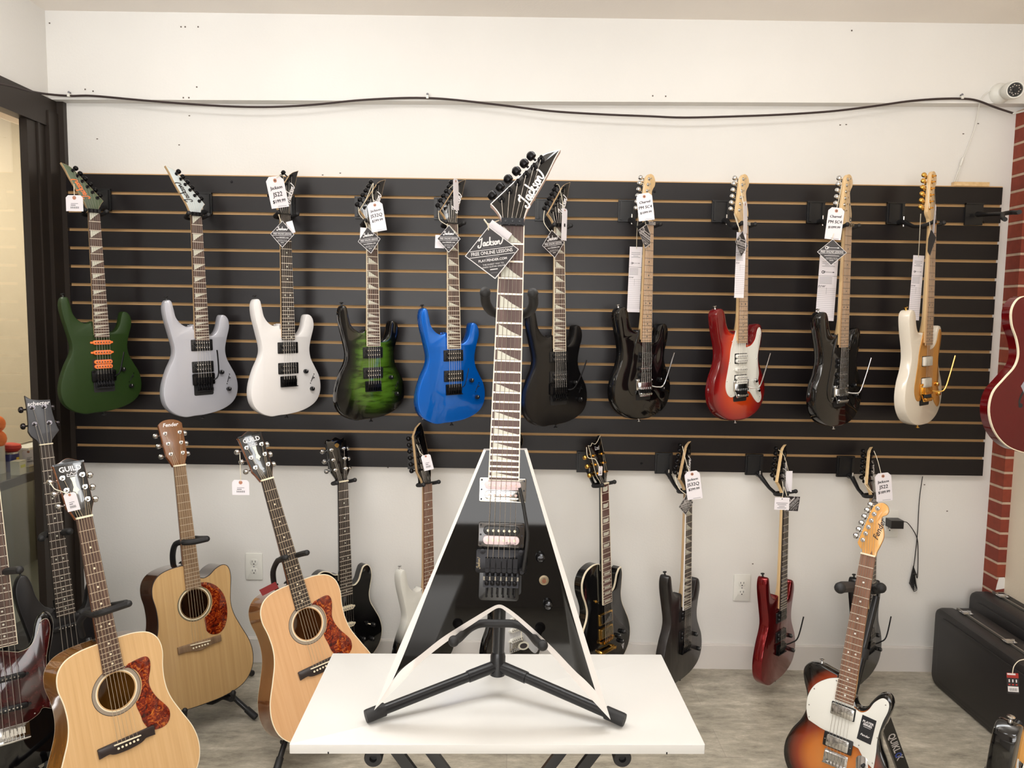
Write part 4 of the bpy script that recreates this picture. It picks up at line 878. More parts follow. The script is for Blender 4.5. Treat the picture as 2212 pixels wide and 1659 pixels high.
# stand of the V guitar
hub = at(1075, 1437, 1.585); hub.z = max(hub.z, ZT+0.03)
def onT(px, py, dz=0.014): return at_z(px, py, ZT+dz)
fL, fR = onT(790, 1548), onT(1349, 1556)
SR = thing('guitar_stand', Matrix.Translation(Vector((hub.x, hub.y, ZT))), 'small black tubular guitar stand on the white shelf board, holding the V guitar', 'guitar stand')
o_ = Vector((hub.x, hub.y, ZT))
def local(p): return p - o_
for f in (fL, fR):
    b = MB(); d = (f-hub).normalized(); p0 = local(hub + d*0.02 + Vector((0,0,0.0)))
    b.tube([p0, local(f - d*0.02)], 0.0105, M_PAINTBLK, 18); lg_ = b.build('leg', SR)
    b = MB(); b.lathe([(0.0128,0),(0.0132,0.002),(0.0132,0.036),(0.0124,0.04),(0.001,0.04)], local(f - d*0.04+Vector((0,0,0.0))), d, M_RUBBER, 22); b.build('rubber_foot', lg_)
    b = MB(); b.tube([local(hub), local(hub+d*0.07)], 0.0125, M_PAINTBLK, 18); b.build('leg_socket', SR)
    b = MB(); s_ = -1 if f is fL else 1
    b.ball(local(hub + Vector((s_*0.0195, -0.0125, -0.004))), 0.0045, M_CHROME, 12); b.build('rivet', SR)
b = MB(); bk = Vector((hub.x+0.0, hub.y+0.13, ZT+0.014)); b.tube([local(hub), local(bk)], 0.0105, M_PAINTBLK, 14); b.build('leg', SR)
yk = at(1102, 668, 1.60)
top = Vector((yk.x, yk.y, yk.z-0.01))
b = MB(); b.lathe([(0.0165,-0.02),(0.0165,0.02),(0.0135,0.03)], local(hub), (top-hub), M_PAINTBLK, 18); b.tube([local(hub), local(hub+(top-hub)*0.45)], 0.0135, M_PAINTBLK, 18); b.tube([local(hub+(top-hub)*0.42), local(top)], 0.010, M_PAINTBLK, 16)
b.build('post', SR)
b = MB(); pts = [at(1048, 632, 1.475), at(1050, 655, 1.505), at(1062, 672, 1.555), at(1085, 680, 1.59), at(1102, 682, 1.60), at(1122, 681, 1.59), at(1142, 673, 1.555), at(1152, 658, 1.505), at(1151, 634, 1.475)]
pp = spline3([local(p) for p in pts], 5); b.tube(pp, 0.0095, M_RUBBER, 14); b.ball(pp[0], 0.0108, M_RUBBER); b.ball(pp[-1], 0.0108, M_RUBBER); b.build('neck_yoke', SR)
b = MB(); hz = at(1076, 1347, 1.53)
cr = [at(980, 1385, 1.385), at(992, 1378, 1.42), at(1015, 1357, 1.50), at(1040, 1347, 1.53), hz, at(1112, 1348, 1.53), at(1138, 1361, 1.50), at(1160, 1386, 1.42), at(1172, 1394, 1.385)]
pp = spline3([local(p) for p in cr], 5); b.tube(pp, [0.0082]*len(pp), M_RUBBER, 14); b.ball(pp[0], 0.0105, M_RUBBER); b.ball(pp[-1], 0.0105, M_RUBBER); b.build('cradle', SR)
# ------------------------------------------------------------------ HANGERS
def hanger(M, L, plate_px, label, Yp=YP, group=None, post=None, empty=False, wy=None):
    # plate on the panel at a pixel, swivelling arm to the yoke under the headstock
    P = at(plate_px[0], plate_px[1], Yp)
    H = thing('guitar_hanger', Matrix.Translation(P), label, 'guitar hanger', group)
    b = MB(); b.box((0, -0.004, 0), (0.072, 0.008, 0.088), M_PBLK); b.box((0, -0.007, 0.041), (0.072, 0.010, 0.006), M_PBLK); b.box((0, -0.006, -0.041), (0.072, 0.010, 0.006), M_PBLK)
    for sx in (-1, 1): b.box((sx*0.026, -0.011, 0.0), (0.008, 0.012, 0.074), M_PBLK); b.lathe([(0.006,0),(0.006,0.004)], (sx*0.022, -0.012, -0.032), (0,-1,0), M_RUBBER, 10)
    b.build('mounting_plate', H, smooth=False)
    kk = M.to_scale()[0]
    def G(x, y, z): return (M @ Vector((x/1000, L+y/1000, z/1000))) - P
    base = Vector((0.014, -0.012, -0.038)); yb = G(0, -6, -42)
    b = MB(); b.tube([base, base+Vector((0,-0.03,0)), yb.lerp(base, 0.3)+Vector((0,0,-0.004)), yb], [0.011, 0.010, 0.007, 0.007], M_PBLK, 10); b.tube([base+Vector((0,-0.035,-0.02)), base+Vector((0,-0.035,0.02))], 0.003, M_CHROME, 8)
    b.build('swivel_arm', H)
    b = MB(); yk = [G(-40,4,30), G(-38,0,16), G(-35,-4,0), G(-30,-7,-20), G(-14,-8,-34), G(0,-8,-36), G(14,-8,-34), G(30,-7,-20), G(35,-4,0), G(38,0,16), G(40,4,30)]
    pp = spline3(yk, 4); b.tube(pp, 0.0072*kk, M_RUBBER, 12); b.ball(pp[0], 0.0088, M_RUBBER, 12); b.ball(pp[-1], 0.0088, M_RUBBER, 12); b.build('padded_yoke', H)
    return H
HP = [('green',(222,432),'moss green guitar'), ('grey',(440,440),'silver grey guitar'), ('white',(618,446),'snow white guitar'), ('quilt',(786,449),'green quilted guitar'), ('blue',(957,451),'metallic blue guitar'),
      ('satin',(1175,454),'satin black guitar beside the V neck'), ('charb',(1354,456),'black guitar left of the cherry red one'), ('cherry',(1556,457),'cherry red guitar'), ('charb2',(1761,459),'black guitar beside the white and gold one'), ('wgold',(1933,461),'white and gold guitar')]
for k, p, t in HP:
    M = GR[k].matrix_world; hanger(M, LMAP[GR[k].name], p, 'black slatwall hanger carrying the ' + t, group='hangers of the upper row')
HP2 = [('cream',(728,990),0.758,'guitar with cream pickups'), ('wburst',(900,990),0.793,'white guitar fading to black'), ('hidden',(1096,994),0.79,'guitar hidden behind the V guitar'), ('ltd',(1264,997),0.758,'cream-bound single-cutaway guitar'),
       ('jdark',(1433,1000),0.793,'charcoal black guitar'), ('jred',(1628,1003),0.793,'dark red guitar'), ('jblack',(1825,1007),0.793,'black guitar behind the sunburst guitar neck')]
for k, p, L_, t in HP2: hanger(GR[k].matrix_world, LMAP[GR[k].name], p, 'black slatwall hanger carrying the ' + t, group='hangers of the lower row')
P = at(2102, 463, YP); Hh = thing('guitar_hanger', Matrix.Translation(P), 'empty black slatwall hanger at the right end, its arm pointing right', 'guitar hanger', 'hangers of the upper row')
b = MB(); b.box((0, -0.004, 0), (0.072, 0.008, 0.088), M_PBLK); b.box((0, -0.007, 0.041), (0.072, 0.010, 0.006), M_PBLK); b.build('mounting_plate', Hh, smooth=False)
b = MB(); q = [at(2112,463,3.15)-P, at(2135,463,3.06)-P, at(2168,462,3.0)-P]; b.tube(q, [0.011,0.008,0.008], M_PBLK, 10); b.build('swivel_arm', Hh)
b = MB(); q = spline3([at(2171,474,2.9)-P, at(2166,470,2.95)-P, at(2168,462,3.0)-P, at(2186,459,3.02)-P, at(2196,459,2.95)-P, at(2202,458,2.88)-P], 4); b.tube(q, 0.0085, M_RUBBER, 10); b.build('padded_yoke', Hh)
# ------------------------------------------------------------------ ACOUSTICS
def acoustic(label, nut_px, end_px, Yn, Ye, psi, shape='dread', head='guild', hface=None, board=None, top=None, sidem=None, guard='bell', bridge='guild', binding=None, inlay='dot', neckm=None, logo=None, sy=1.0):
    scale = 0.648; L = 0.867; Mx = frame(at(end_px[0], end_px[1], Ye), at(nut_px[0], nut_px[1], Yn), math.radians(psi), L)
    LOG.append('AC %s %.3f  z end %.3f' % (label[:30], Mx.to_scale()[0], Mx.translation.z))
    R = thing('acoustic_guitar', Mx, label, 'guitar')
    ol = ccw(spline(OUT[shape], 5)); th = 0.108; hole = circ(0.051, 0, 0.362, 40); bi = inset(ol, 0.0025)
    b = MB(); bind = binding
    b.rings([(inset(ol, 0.0015), -th), (ol, -th+0.002), (ol, -th+0.004), (ol, -0.003), (ol, 0.0)], [bind, bind, sidem, bind], None, sidem)
    b.rings([(ol, 0.0), (bi, 0.0003)], [bind]); b.build('sides', R, 40)
    b = MB(); b.holed(bi, [hole], 0.0003, top); n = len(hole)
    b.add([(p[0], p[1], 0.0003) for p in hole] + [(p[0], p[1], -0.003) for p in hole], [(k, (k+1) % n, n+(k+1) % n, n+k) for k in range(n)], top); b.build('soundboard', R, smooth=False)
    b = MB(); inn = inset(ol, 0.004); b.add([(p[0], p[1], -th+0.004) for p in inn], [tuple(range(len(inn)))], sidem); b.build('inner_back', R, smooth=False)
    b = MB(); m1 = mat('rosette_grey', (150,136,120), 0.4); m2 = M_IVORY
    for r0, r1, m_ in ((0.054,0.057,m2),(0.057,0.066,m1),(0.066,0.0675,M_INKB)) if guard == 'bell' else ((0.052,0.054,M_SIDEROSE),(0.054,0.058,m2),(0.058,0.0615,mat('rosette_olive', (132,124,100), 0.4)),(0.0615,0.063,M_INKB)):
        a, c = circ(r0, 0, 0.362, 48), circ(r1, 0, 0.362, 48); nn = 48
        b.add([(p[0], p[1], 0.0007) for p in a] + [(p[0], p[1], 0.0007) for p in c], [(k, nn+k, nn+(k+1) % nn, (k+1) % nn) for k in range(nn)], m_)
    b.build('rosette', R, smooth=False)
    yj = 0.508
    neck(R, L, yj-0.01, neckm, d0=0.02, d1=0.024, z=0.002, hy=yj+0.02, hw1=0.027)
    fretboard('fretboard', R, L, scale, 20, board, inlay, None, 0.0075, w1=0.056, th=0.007, fretw=0.0018, fm=mat('worn_fret', (200,186,164), 0.4, 0.4), inl=M_IVORY)
    b = MB(); b.box((0, L+0.0028, 0.006), (0.044, 0.0055, 0.010), M_IVORY); b.build('nut', R, smooth=False)
    H, T, k = headstock(R, head, L, hface, neckm, M_CHROME, logo, zf=0.0075)
    yb = L-scale
    b = MB()
    if bridge == 'guild': pts = [(-78,-14,'c'),(-79,12,'c'),(-76,14,'c'),(76,14,'c'),(79,12,'c'),(78,-14,'c'),(52,-12),(44,-16),(30,-20),(0,-22),(-30,-20),(-44,-16),(-52,-12)]
    else: pts = [(-80,-12,'c'),(-80,12,'c'),(80,12,'c'),(80,-12,'c'),(40,-14),(0,-22),(-40,-14)]
    b.T = Matrix.Translation((0, yb-0.004, 0)); b.slab(spline(mm(pts), 3), 0, 0.0085, board if bridge != 'guild' else mat('ebony', (44,34,32), 0.4), 0.002); b.T = Matrix.Identity(4)
    b.box((0, yb+0.001, 0.0105), (0.074, 0.003, 0.006), M_IVORY, Matrix.Rotation(-0.05, 3, 'Z'))
    for i in range(6): b.lathe([(0.0026,0),(0.0034,0.002),(0.003,0.0042),(0.001,0.005)], ((i-2.5)*0.0108, yb-0.010, 0.0082), (0,0,1), M_IVORY, 10)
    b.build('bridge', R, 30)
    b = MB()
    if guard == 'bell': g = [(30,415,'c'),(42,424,'c'),(80,428),(98,424),(104,408),(100,385),(90,355),(92,330),(104,300),(122,272),(132,250),(128,226),(112,212),(86,212),(66,224),(54,246),(50,270),(44,296),(44,310,'c'),(56,320),(68,345),(70,370),(62,395),(44,412)]
    else: g = [(20,432,'c'),(50,428),(84,408),(110,370),(118,326),(114,282),(98,246),(74,232),(46,238),(30,256,'c'),(28,302,'c'),(52,318),(64,346),(64,378),(52,402),(34,416)]
    b.slab(spline(mm(g), 4), 0.0006, 0.0018, M_TORT, 0.0004); b.build('pickguard', R)
    strings(R, H, T, k, L, yb, 0.0125, wn=0.018, wb=0.027, zn=0.0105, r=0.00045, mt=mat('bronze_string', (190,170,140), 0.4, 0.4))
    for p, d in (((-12,505,-40),(-0.4,0.8,0)), ((0,0,-50),(0,-1,0))):
        b = MB(); strapbutton(b, Vector(p)/1000, Vector(d), M_SATBLK); b.build('strap_button', R)
    return R
def gtext(b):
    b.text('GUILD', 0.022, (0, 0.152, 0.0006), M_INKW, bold=0.02, sx=0.95)
    b.ribbon(mm([(-13,130),(-12,138),(-5,134),(0,141),(5,134),(12,138),(13,130),(-13,130)]), 0.0018, 0.0006, M_INKW)
    b.slab(mm([(-7,126),(7,126),(4,112),(4,96),(9,84),(3,80),(0,72),(-3,80),(-9,84),(-4,96),(-4,112)]), 0.0003, 0.0008, mat('pale_inlay', (226,226,200), 0.4))
def ftext(b): b.text('Fender', 0.020, (0, 0.160, 0.0006), M_INKW, 0.3, bold=0.02)
AC = {}
AC['front'] = acoustic('natural spruce acoustic guitar nearest the camera at lower left, cut off by the picture edge', (181,1119), (304,1764), 2.16, 2.05, 50, hface=G_BLK, board=M_ROSE, top=M_SPRUCE, sidem=wood('amber_mahogany', (116,72,26), (138,90,36), (156,106,48), 0.12, 0.7, (40,6,40)), binding=M_IVORY, neckm=M_MAHOG, logo=gtext)
AC['cut'] = acoustic('cutaway acoustic guitar with walnut fingerboard and brown headstock, on a black stand by the wall', (387,1007), (445,1520), 2.76, 2.64, 47, shape='cutaway', head='fender3', hface=wood('walnut_face', (104,66,36), (122,80,46), (136,92,56), 0.35, 0.2), board=M_WALNUT, top=M_CEDARTOP, sidem=M_SIDEROSE, guard='drop', bridge='fender', binding=mat('black_binding', (50,42,42), 0.3), inlay='none', neckm=M_MAHOG, logo=ftext)
AC['mid'] = acoustic('natural spruce acoustic guitar with mahogany sides, leaning just left of the white shelf', (576.5,1037), (729,1574), 2.60, 2.48, 43, hface=G_BLK, board=M_DROSE, top=wood('honey_spruce', (200, 154, 108), (208, 162, 116), (214, 170, 126), 0.25, 0.4, (110,2.2,20)), sidem=wood('red_mahogany_side', (92,50,24), (112,66,34), (128,80,44), 0.12, 0.8, (40,6,40)), binding=M_IVORY, neckm=M_MAHOG, logo=gtext)
# ------------------------------------------------------------------ BASSES, TELE and others on the floor
def btext(b): b.text('schecter', 0.021, (0.0, 0.156, 0.0006), M_INKW, 0.15, bold=0.02)
JG = [(-32,395,'c'),(-32,300,'c'),(-50,240),(-60,200),(-40,150),(0,140),(40,150),(70,165),(84,180),(112,170),(135,190),(118,240),(104,290),(106,335),(116,380),(124,425),(118,455),(100,452),(88,420),(74,392),(56,376),(32,372,'c')]
GR['bass_l'] = electric('black bass guitar with dark red tortoiseshell pickguard, cut off by the left picture edge', (-28,985), (38,1672), 36,
    dict(shape='jazz', bass=True, scale=0.864, be=0.135, nf=20, finish=G_BLK, head='strat', hface=M_MAPLE, neck=M_MAPLE, board=M_ROSE, bind=M_BIND, guard=(M_DTORT, JG), guardedge=M_IVORY, bridge='bass', bmat=M_CHROME, tmat=M_CHROME,
         pickups=[('j',300), ('j',205)], knobs=[(108,182),(124,158),(134,134)], gscrews=[(98,448),(112,410),(104,340),(100,290),(112,240),(84,186),(60,170)], kmat=M_CHROME, kr=0.007), Yn=2.26, Ye=2.15)
GR['bass_b'] = electric('matte black bass guitar with dark grey headstock, behind the front acoustic guitar', (98,961), (167,1548), 47,
    dict(shape='jazz', bass=True, scale=0.864, be=0.135, nf=22, finish=mat('matte_black_lacquer', (24,22,23), 0.42), head='bass22', hface=mat('slate_face', (62,62,66), 0.35), neck=mat('dark_neck', (40,34,32), 0.4), board=M_DROSE, inlay='dot', bridge='bass', bmat=M_MBLK, tmat=mat('smoked_chrome', (70,66,68), 0.15, 0.9),
         pickups=[('j',330), ('j',215)], knobs=[(108,150),(124,120)], logo=btext, buttons=[((-120,545,-22),(-0.1,1,0))]), Yn=2.78, Ye=2.68)
TG = [(-28,388,'c'),(-62,372),(-96,340),(-112,300),(-112,262),(-104,232),(-98,222,'c'),(-60,212,'c'),(60,196,'c'),(82,170),(100,158,'c'),(112,150,'c'),(112,200),(110,250),(116,300),(126,340),(124,366),(106,374),(84,352),(70,322),(52,308),(30,314,'c'),(30,330,'c')]
def tplate(R, L, ys):
    b = MB(); b.T = Matrix.Translation((0.085, 0.10, 0)) @ Matrix.Rotation(math.radians(8), 4, 'Z')
    b.slab(rrect(0.036, 0.165, 0.017, 0, -0.002), 0, 0.003, M_CHROME, 0.001); b.build('control_plate', R)
    for yy in (0.105, 0.055):
        b = MB(); b.lathe([(0.0095,0),(0.010,0.002),(0.0095,0.016),(0.009,0.018)], (0.085, yy, 0.003), (0,0,1), M_CHROME, 18); b.build('knob', R)
    b = MB(); b.tube([(0.083, 0.150, 0.003), (0.083, 0.153, 0.012)], 0.003, M_INKB, 10); b.ball((0.083, 0.154, 0.014), 0.006, M_INKB, 12); b.build('pickup_switch', R)
    b = MB(); b.T = Matrix.Translation((0.075, 0.262, 0.0026)) @ Matrix.Rotation(math.radians(-4), 4, 'Z')
    b.slab(rrect(0.042, 0.078, 0.001), 0, 0.0006, M_INKB); b.text('PLAYER', 0.0095, (0, 0.022, 0.0008), M_INKW, bold=0.03); b.text('SERIES', 0.0095, (0, 0.013, 0.0008), M_INKW, bold=0.03); b.box((0, 0.006, 0.0008), (0.022, 0.001, 0.0001), M_INKW)
    b.text('Fender', 0.0095, (0, -0.020, 0.0008), M_INKW, 0.3, bold=0.02); b.build('sticker', R, smooth=False)
def tlogo(b):
    b.text('Fender', 0.024, (0.019, 0.088, 0.0011), M_INKB, 0.3, math.radians(78), bold=0.01)
    b.ribbon(mm([(12,70),(16,66),(12,62),(16,58),(12,54)]), 0.0016, 0.0011, mat('gold_ink', (176,120,50), 0.6))
    b.slab(mm([(3,0),(12,0),(8,16)]), 0.0003, 0.0012, M_MAHOG)
GR['tele'] = electric('sunburst single-cutaway electric guitar with white pickguard, on a stand at lower right', (1877,1199), (1790,1730), -40,
    dict(shape='tele', scale=0.648, be=0.145, nf=22, th=0.045, finish=G_SUN, side=G_BLK, head='tele', hface=M_AMBER, neck=M_AMBER, board=wood('reddish_pau_ferro', (104,70,52), (126,88,68), (142,104,82), 0.5), inlay='dot', inl=M_WHITEP, guard=(M_WHITEP, TG), guardedge=M_INKB,
         gscrews=[(-34,376),(-96,326),(-104,270),(-98,232),(60,206),(106,170),(108,250),(116,356),(40,318)], bridge='hard', bmat=M_CHROME, tmat=M_CHROME, pickups=[('hc',290,M_CHROME,None), ('hc',188,M_CHROME,M_PBLK,0.0)], extra=tplate, logo=tlogo, btmat=M_CHROME,
         buttons=[((-92,408,-22),(-0.1,1,0))], zf=0.012), Yn=2.16, Ye=2.10)
GR['corner'] = electric('glossy black electric guitar with maple neck, only its horn showing in the lower right corner', (2318,1237), (2132,2006), 43,
    dict(shape='strat', scale=0.648, be=0.142, nf=22, th=0.045, finish=G_BLK, head='strat', hface=M_AMBER, neck=M_AMBER, board=M_AMBER, inl=M_INKB, fretmat=M_FRET, guard=(M_WHITEP, [tuple([p[0],p[1]]+list(p[2:])) for p in SG[:-3]]+[(28,300,'c')]), bridge='hard', bmat=M_CHROME, tmat=M_CHROME, pickups=[('s',245,M_WHITEP), ('s',200,M_WHITEP), ('s',158,M_WHITEP)],
         buttons=[((-128,456,-22),(-0.25,1,0))], btmat=M_CHROME), Yn=1.72, Ye=1.62)
def esx(R, L, ys):
    for sx in (-1, 1):
        b = MB(); path = spline(mm([(sx*86,268),(sx*78,262),(sx*74,240),(sx*88,205),(sx*100,180),(sx*104,160),(sx*96,148)]), 5, False); b.ribbon(path, 0.007, 0.0008, M_INKB)
        for c in ((sx*84,262),(sx*99,152)): b.add([(c[0]/1000+p[0], c[1]/1000+p[1], 0.0009) for p in circ(0.0075, 0, 0, 14)], [tuple(range(14))], M_INKB)
        b.slab(mm([(sx*90-13,212),(sx*90,232),(sx*90+13,212),(sx*90,190)][::sx]), 0.0009, 0.0012, mat('pale_slot', (150,150,160), 0.3)); b.build('f_hole', R, smooth=False)
GR['es'] = electric('glossy cherry red semi-hollow guitar with cream binding, cut off by the right picture edge', (2300,425), (2258,982), 8,
    dict(shape='es', scale=0.628, be=0.165, nf=22, finish=G_CHERRED, bodybind=M_BIND, head='lp', hface=G_BLK, neck=M_MAHOG, board=M_DROSE, bind=M_BIND, bridge='tune', bmat=M_CHROME, tmat=M_CHROME, pickups=[('hc',300,M_CHROME,M_PBLK), ('hc',205,M_CHROME,M_PBLK)], knobs=[(96,120),(130,95),(110,75),(140,60)], extra=esx), Yn=2.36, Ye=2.34)
# ------------------------------------------------------------------ FLOOR STANDS
def fstand(M, label, arms=None, feet=(), a0=90, cr=0.09, th=0.11, sticker=None, post_top=None, hubh=0.26, group='floor guitar stands'):
    # arms: list of (list of (px, py, Y), radius)
    o = M.translation; base = M @ Vector((0, 0.10, -th-0.07)); base = Vector((base.x, base.y, 0))
    R = thing('guitar_stand', Matrix.Translation(base), label, 'guitar stand', group)
    hub = Vector((0, 0, hubh)); tp = (M @ Vector((0, 0.42, -th-0.05))) - base
    if post_top: tp = at(*post_top) - base
    b = MB(); b.tube([hub-Vector((0,0,0.12)), hub, hub.lerp(tp, 0.5)], 0.0145, M_PAINTBLK, 14); b.tube([hub.lerp(tp, 0.45), tp], 0.0105, M_PAINTBLK, 12)
    b.lathe([(0.019,0),(0.019,0.03)], hub.lerp(tp, 0.47), (tp-hub), M_RUBBER, 14); b.build('post', R)
    fl = [at_z(px, py, 0.014)-base for px, py in feet]
    k = 0
    while len(fl) < 3:
        a = math.radians(a0 + 120*k); k += 1; fl.append(Vector((0.33*math.cos(a), 0.33*math.sin(a), 0.014)))
    for f in fl:
        b = MB(); p0 = hub-Vector((0,0,0.02)); d = (f-p0).normalized(); b.tube([p0, f-d*0.02], 0.0095, M_PAINTBLK, 12); lg_ = b.build('leg', R)
        b = MB(); b.lathe([(0.012,0),(0.0125,0.045),(0.009,0.05)], f-d*0.045, d, M_RUBBER, 14); b.build('rubber_foot', lg_)
    if sticker:
        p0, p1, w = at(*sticker[0])-base, at(*sticker[1])-base, sticker[2]; d = p1-p0; Lb = d.length; d.normalize()
        v = Vector((0,-1,0)); zz = (v - d*v.dot(d)).normalized(); yy = zz.cross(d)
        b = MB(); b.T = Matrix.Translation((p0+p1)/2) @ Matrix((d, yy, zz)).transposed().to_4x4()
        b.box((0, 0, -0.009), (Lb, w, 0.018), M_PAINTBLK); b.text('QUIKL  K', w*0.88, (-0.012, 0, 0.0006), M_INKW, bold=0.02, sx=1.0)
        b.ribbon([( -0.012+w*1.18+0.009*math.cos(a*PI/6), 0.009*math.sin(a*PI/6)) for a in range(13)], 0.005, 0.0006, mat('royal_blue_print', (60,90,190), 0.5))
        b.box((Lb/2-0.025, 0, 0.0004), (0.028, w*0.98, 0.0008), M_WHITEP); b.build('leg', R, smooth=False)
    b = MB()
    for sx in (-1, 1):
        q = [hub.lerp(tp, 0.12), (M @ Vector((sx*cr*0.6, -0.02, -th-0.03)))-base, (M @ Vector((sx*cr, -0.016, -th*0.5)))-base, (M @ Vector((sx*cr, -0.014, 0.015)))-base, (M @ Vector((sx*cr, 0.012, 0.032)))-base]
        pp = spline3(q, 5); b.tube(pp, 0.009, M_RUBBER, 10); b.ball(pp[-1], 0.010, M_RUBBER, 10)
    b.build('cradle', R)
    for pth, r in (arms or []):
        b = MB(); pp = spline3([at(*p)-base for p in pth], 5); b.tube(pp, r, M_RUBBER, 10); b.ball(pp[0], r if not isinstance(r, list) else r[0], M_RUBBER, 10); b.ball(pp[-1], r, M_RUBBER, 10); b.build('neck_yoke', R)
    return R
fstand(AC['cut'].matrix_world, 'black tripod stand holding the cutaway acoustic guitar by the wall', feet=[(552,1549)], a0=60, post_top=(378,1228,2.84),
    arms=[([(376,1232,2.82),(373,1200,2.80),(379,1176,2.75),(396,1171,2.72),(398,1172,2.66),(420,1170,2.655),(447,1164,2.66)], 0.0105), ([(392,1168,2.78),(415,1163,2.80),(432,1163,2.78),(446,1163,2.68)], 0.0095)])
fstand(AC['mid'].matrix_world, 'black tripod stand under the acoustic guitar that leans left of the white shelf', feet=[(596,1668),(612,1604)], a0=100, post_top=(594,1262,2.64),
    arms=[([(592,1262,2.62),(590,1235,2.60),(599,1213,2.57),(612,1206,2.50),(618,1204,2.49)], 0.0095), ([(600,1211,2.58),(630,1203,2.60),(650,1197,2.55),(663,1194,2.48)], 0.0095)])
fstand(AC['front'].matrix_world, 'black tripod stand holding the front-left acoustic guitar', a0=100, post_top=(190,1380,2.30),
    arms=[([(178,1372,2.24),(172,1345,2.22),(186,1326,2.17),(200,1328,2.12),(215,1325,2.08),(245,1315,2.08),(278,1304,2.08)], 0.0095), ([(178,1322,2.2),(215,1312,2.24),(245,1308,2.2),(272,1303,2.1)], 0.010)])
fstand(GR['bass_b'].matrix_world, 'black stand holding the matte black bass guitar', th=0.045, a0=80, cr=0.08,
    arms=[([(90,1163,2.66),(93,1157,2.70),(106,1154,2.77),(122,1156,2.80),(138,1150,2.76),(150,1148,2.68)], 0.0125)])
fstand(GR['bass_l'].matrix_world, 'black stand holding the bass with the tortoiseshell pickguard', th=0.045, a0=80, cr=0.08, feet=[(118,1640)],
    arms=[([(-40,1240,2.1),(-36,1236,2.15),(-15,1238,2.25),(8,1236,2.24),(22,1233,2.18),(42,1231,2.08)], [0.0095]*26)] if False else [([(-40,1240,2.1),(-36,1236,2.15),(-15,1238,2.25),(8,1236,2.24),(22,1233,2.18),(42,1231,2.08)], 0.011)])
fstand(GR['tele'].matrix_world, 'tall black stand with a white lettered leg, holding the sunburst guitar', th=0.05, a0=95, cr=0.08, post_top=(1893,1288,2.28), hubh=0.34, feet=[(1706,1650),(1840,1560)],
    arms=[([(1815,1270,2.02),(1822,1268,2.08),(1840,1268,2.2),(1865,1272,2.28),(1893,1272,2.28),(1903,1270,2.2)], 0.0155)], sticker=((1908,1542,2.24),(1962,1690,2.36),0.036))
fstand(GR['corner'].matrix_world, 'black stand holding the black guitar in the lower right corner', th=0.05, a0=10, cr=0.08, arms=[], post_top=(2205,1560,1.80))
# wall arm that carries the red semi-hollow guitar
Mx = GR['es'].matrix_world; Le = LMAP[GR['es'].name]; P = Vector((XR, (Mx @ Vector((0, Le, 0))).y, (Mx @ Vector((0, Le, 0))).z))
Hh = thing('guitar_hanger', Matrix.Translation(P), 'black wall hanger on the right wall carrying the cherry red semi-hollow guitar', 'guitar hanger')
b = MB(); b.box((-0.006, 0, 0), (0.012, 0.05, 0.10), M_PBLK); b.build('mounting_plate', Hh)
g_ = lambda x, y, z: (Mx @ Vector((x/1000, Le+y/1000, z/1000))) - P
b = MB(); b.tube([(-0.01,0,0), (-0.1,0.03,-0.01), g_(0,-8,-40)], 0.007, M_PBLK, 10); b.build('swivel_arm', Hh)
b = MB(); pp = spline3([g_(-40,4,30), g_(-36,-2,6), g_(-26,-7,-22), g_(0,-8,-36), g_(26,-7,-22), g_(36,-2,6), g_(40,4,30)], 4); b.tube(pp, 0.0072, M_RUBBER, 10); b.build('padded_yoke', Hh)
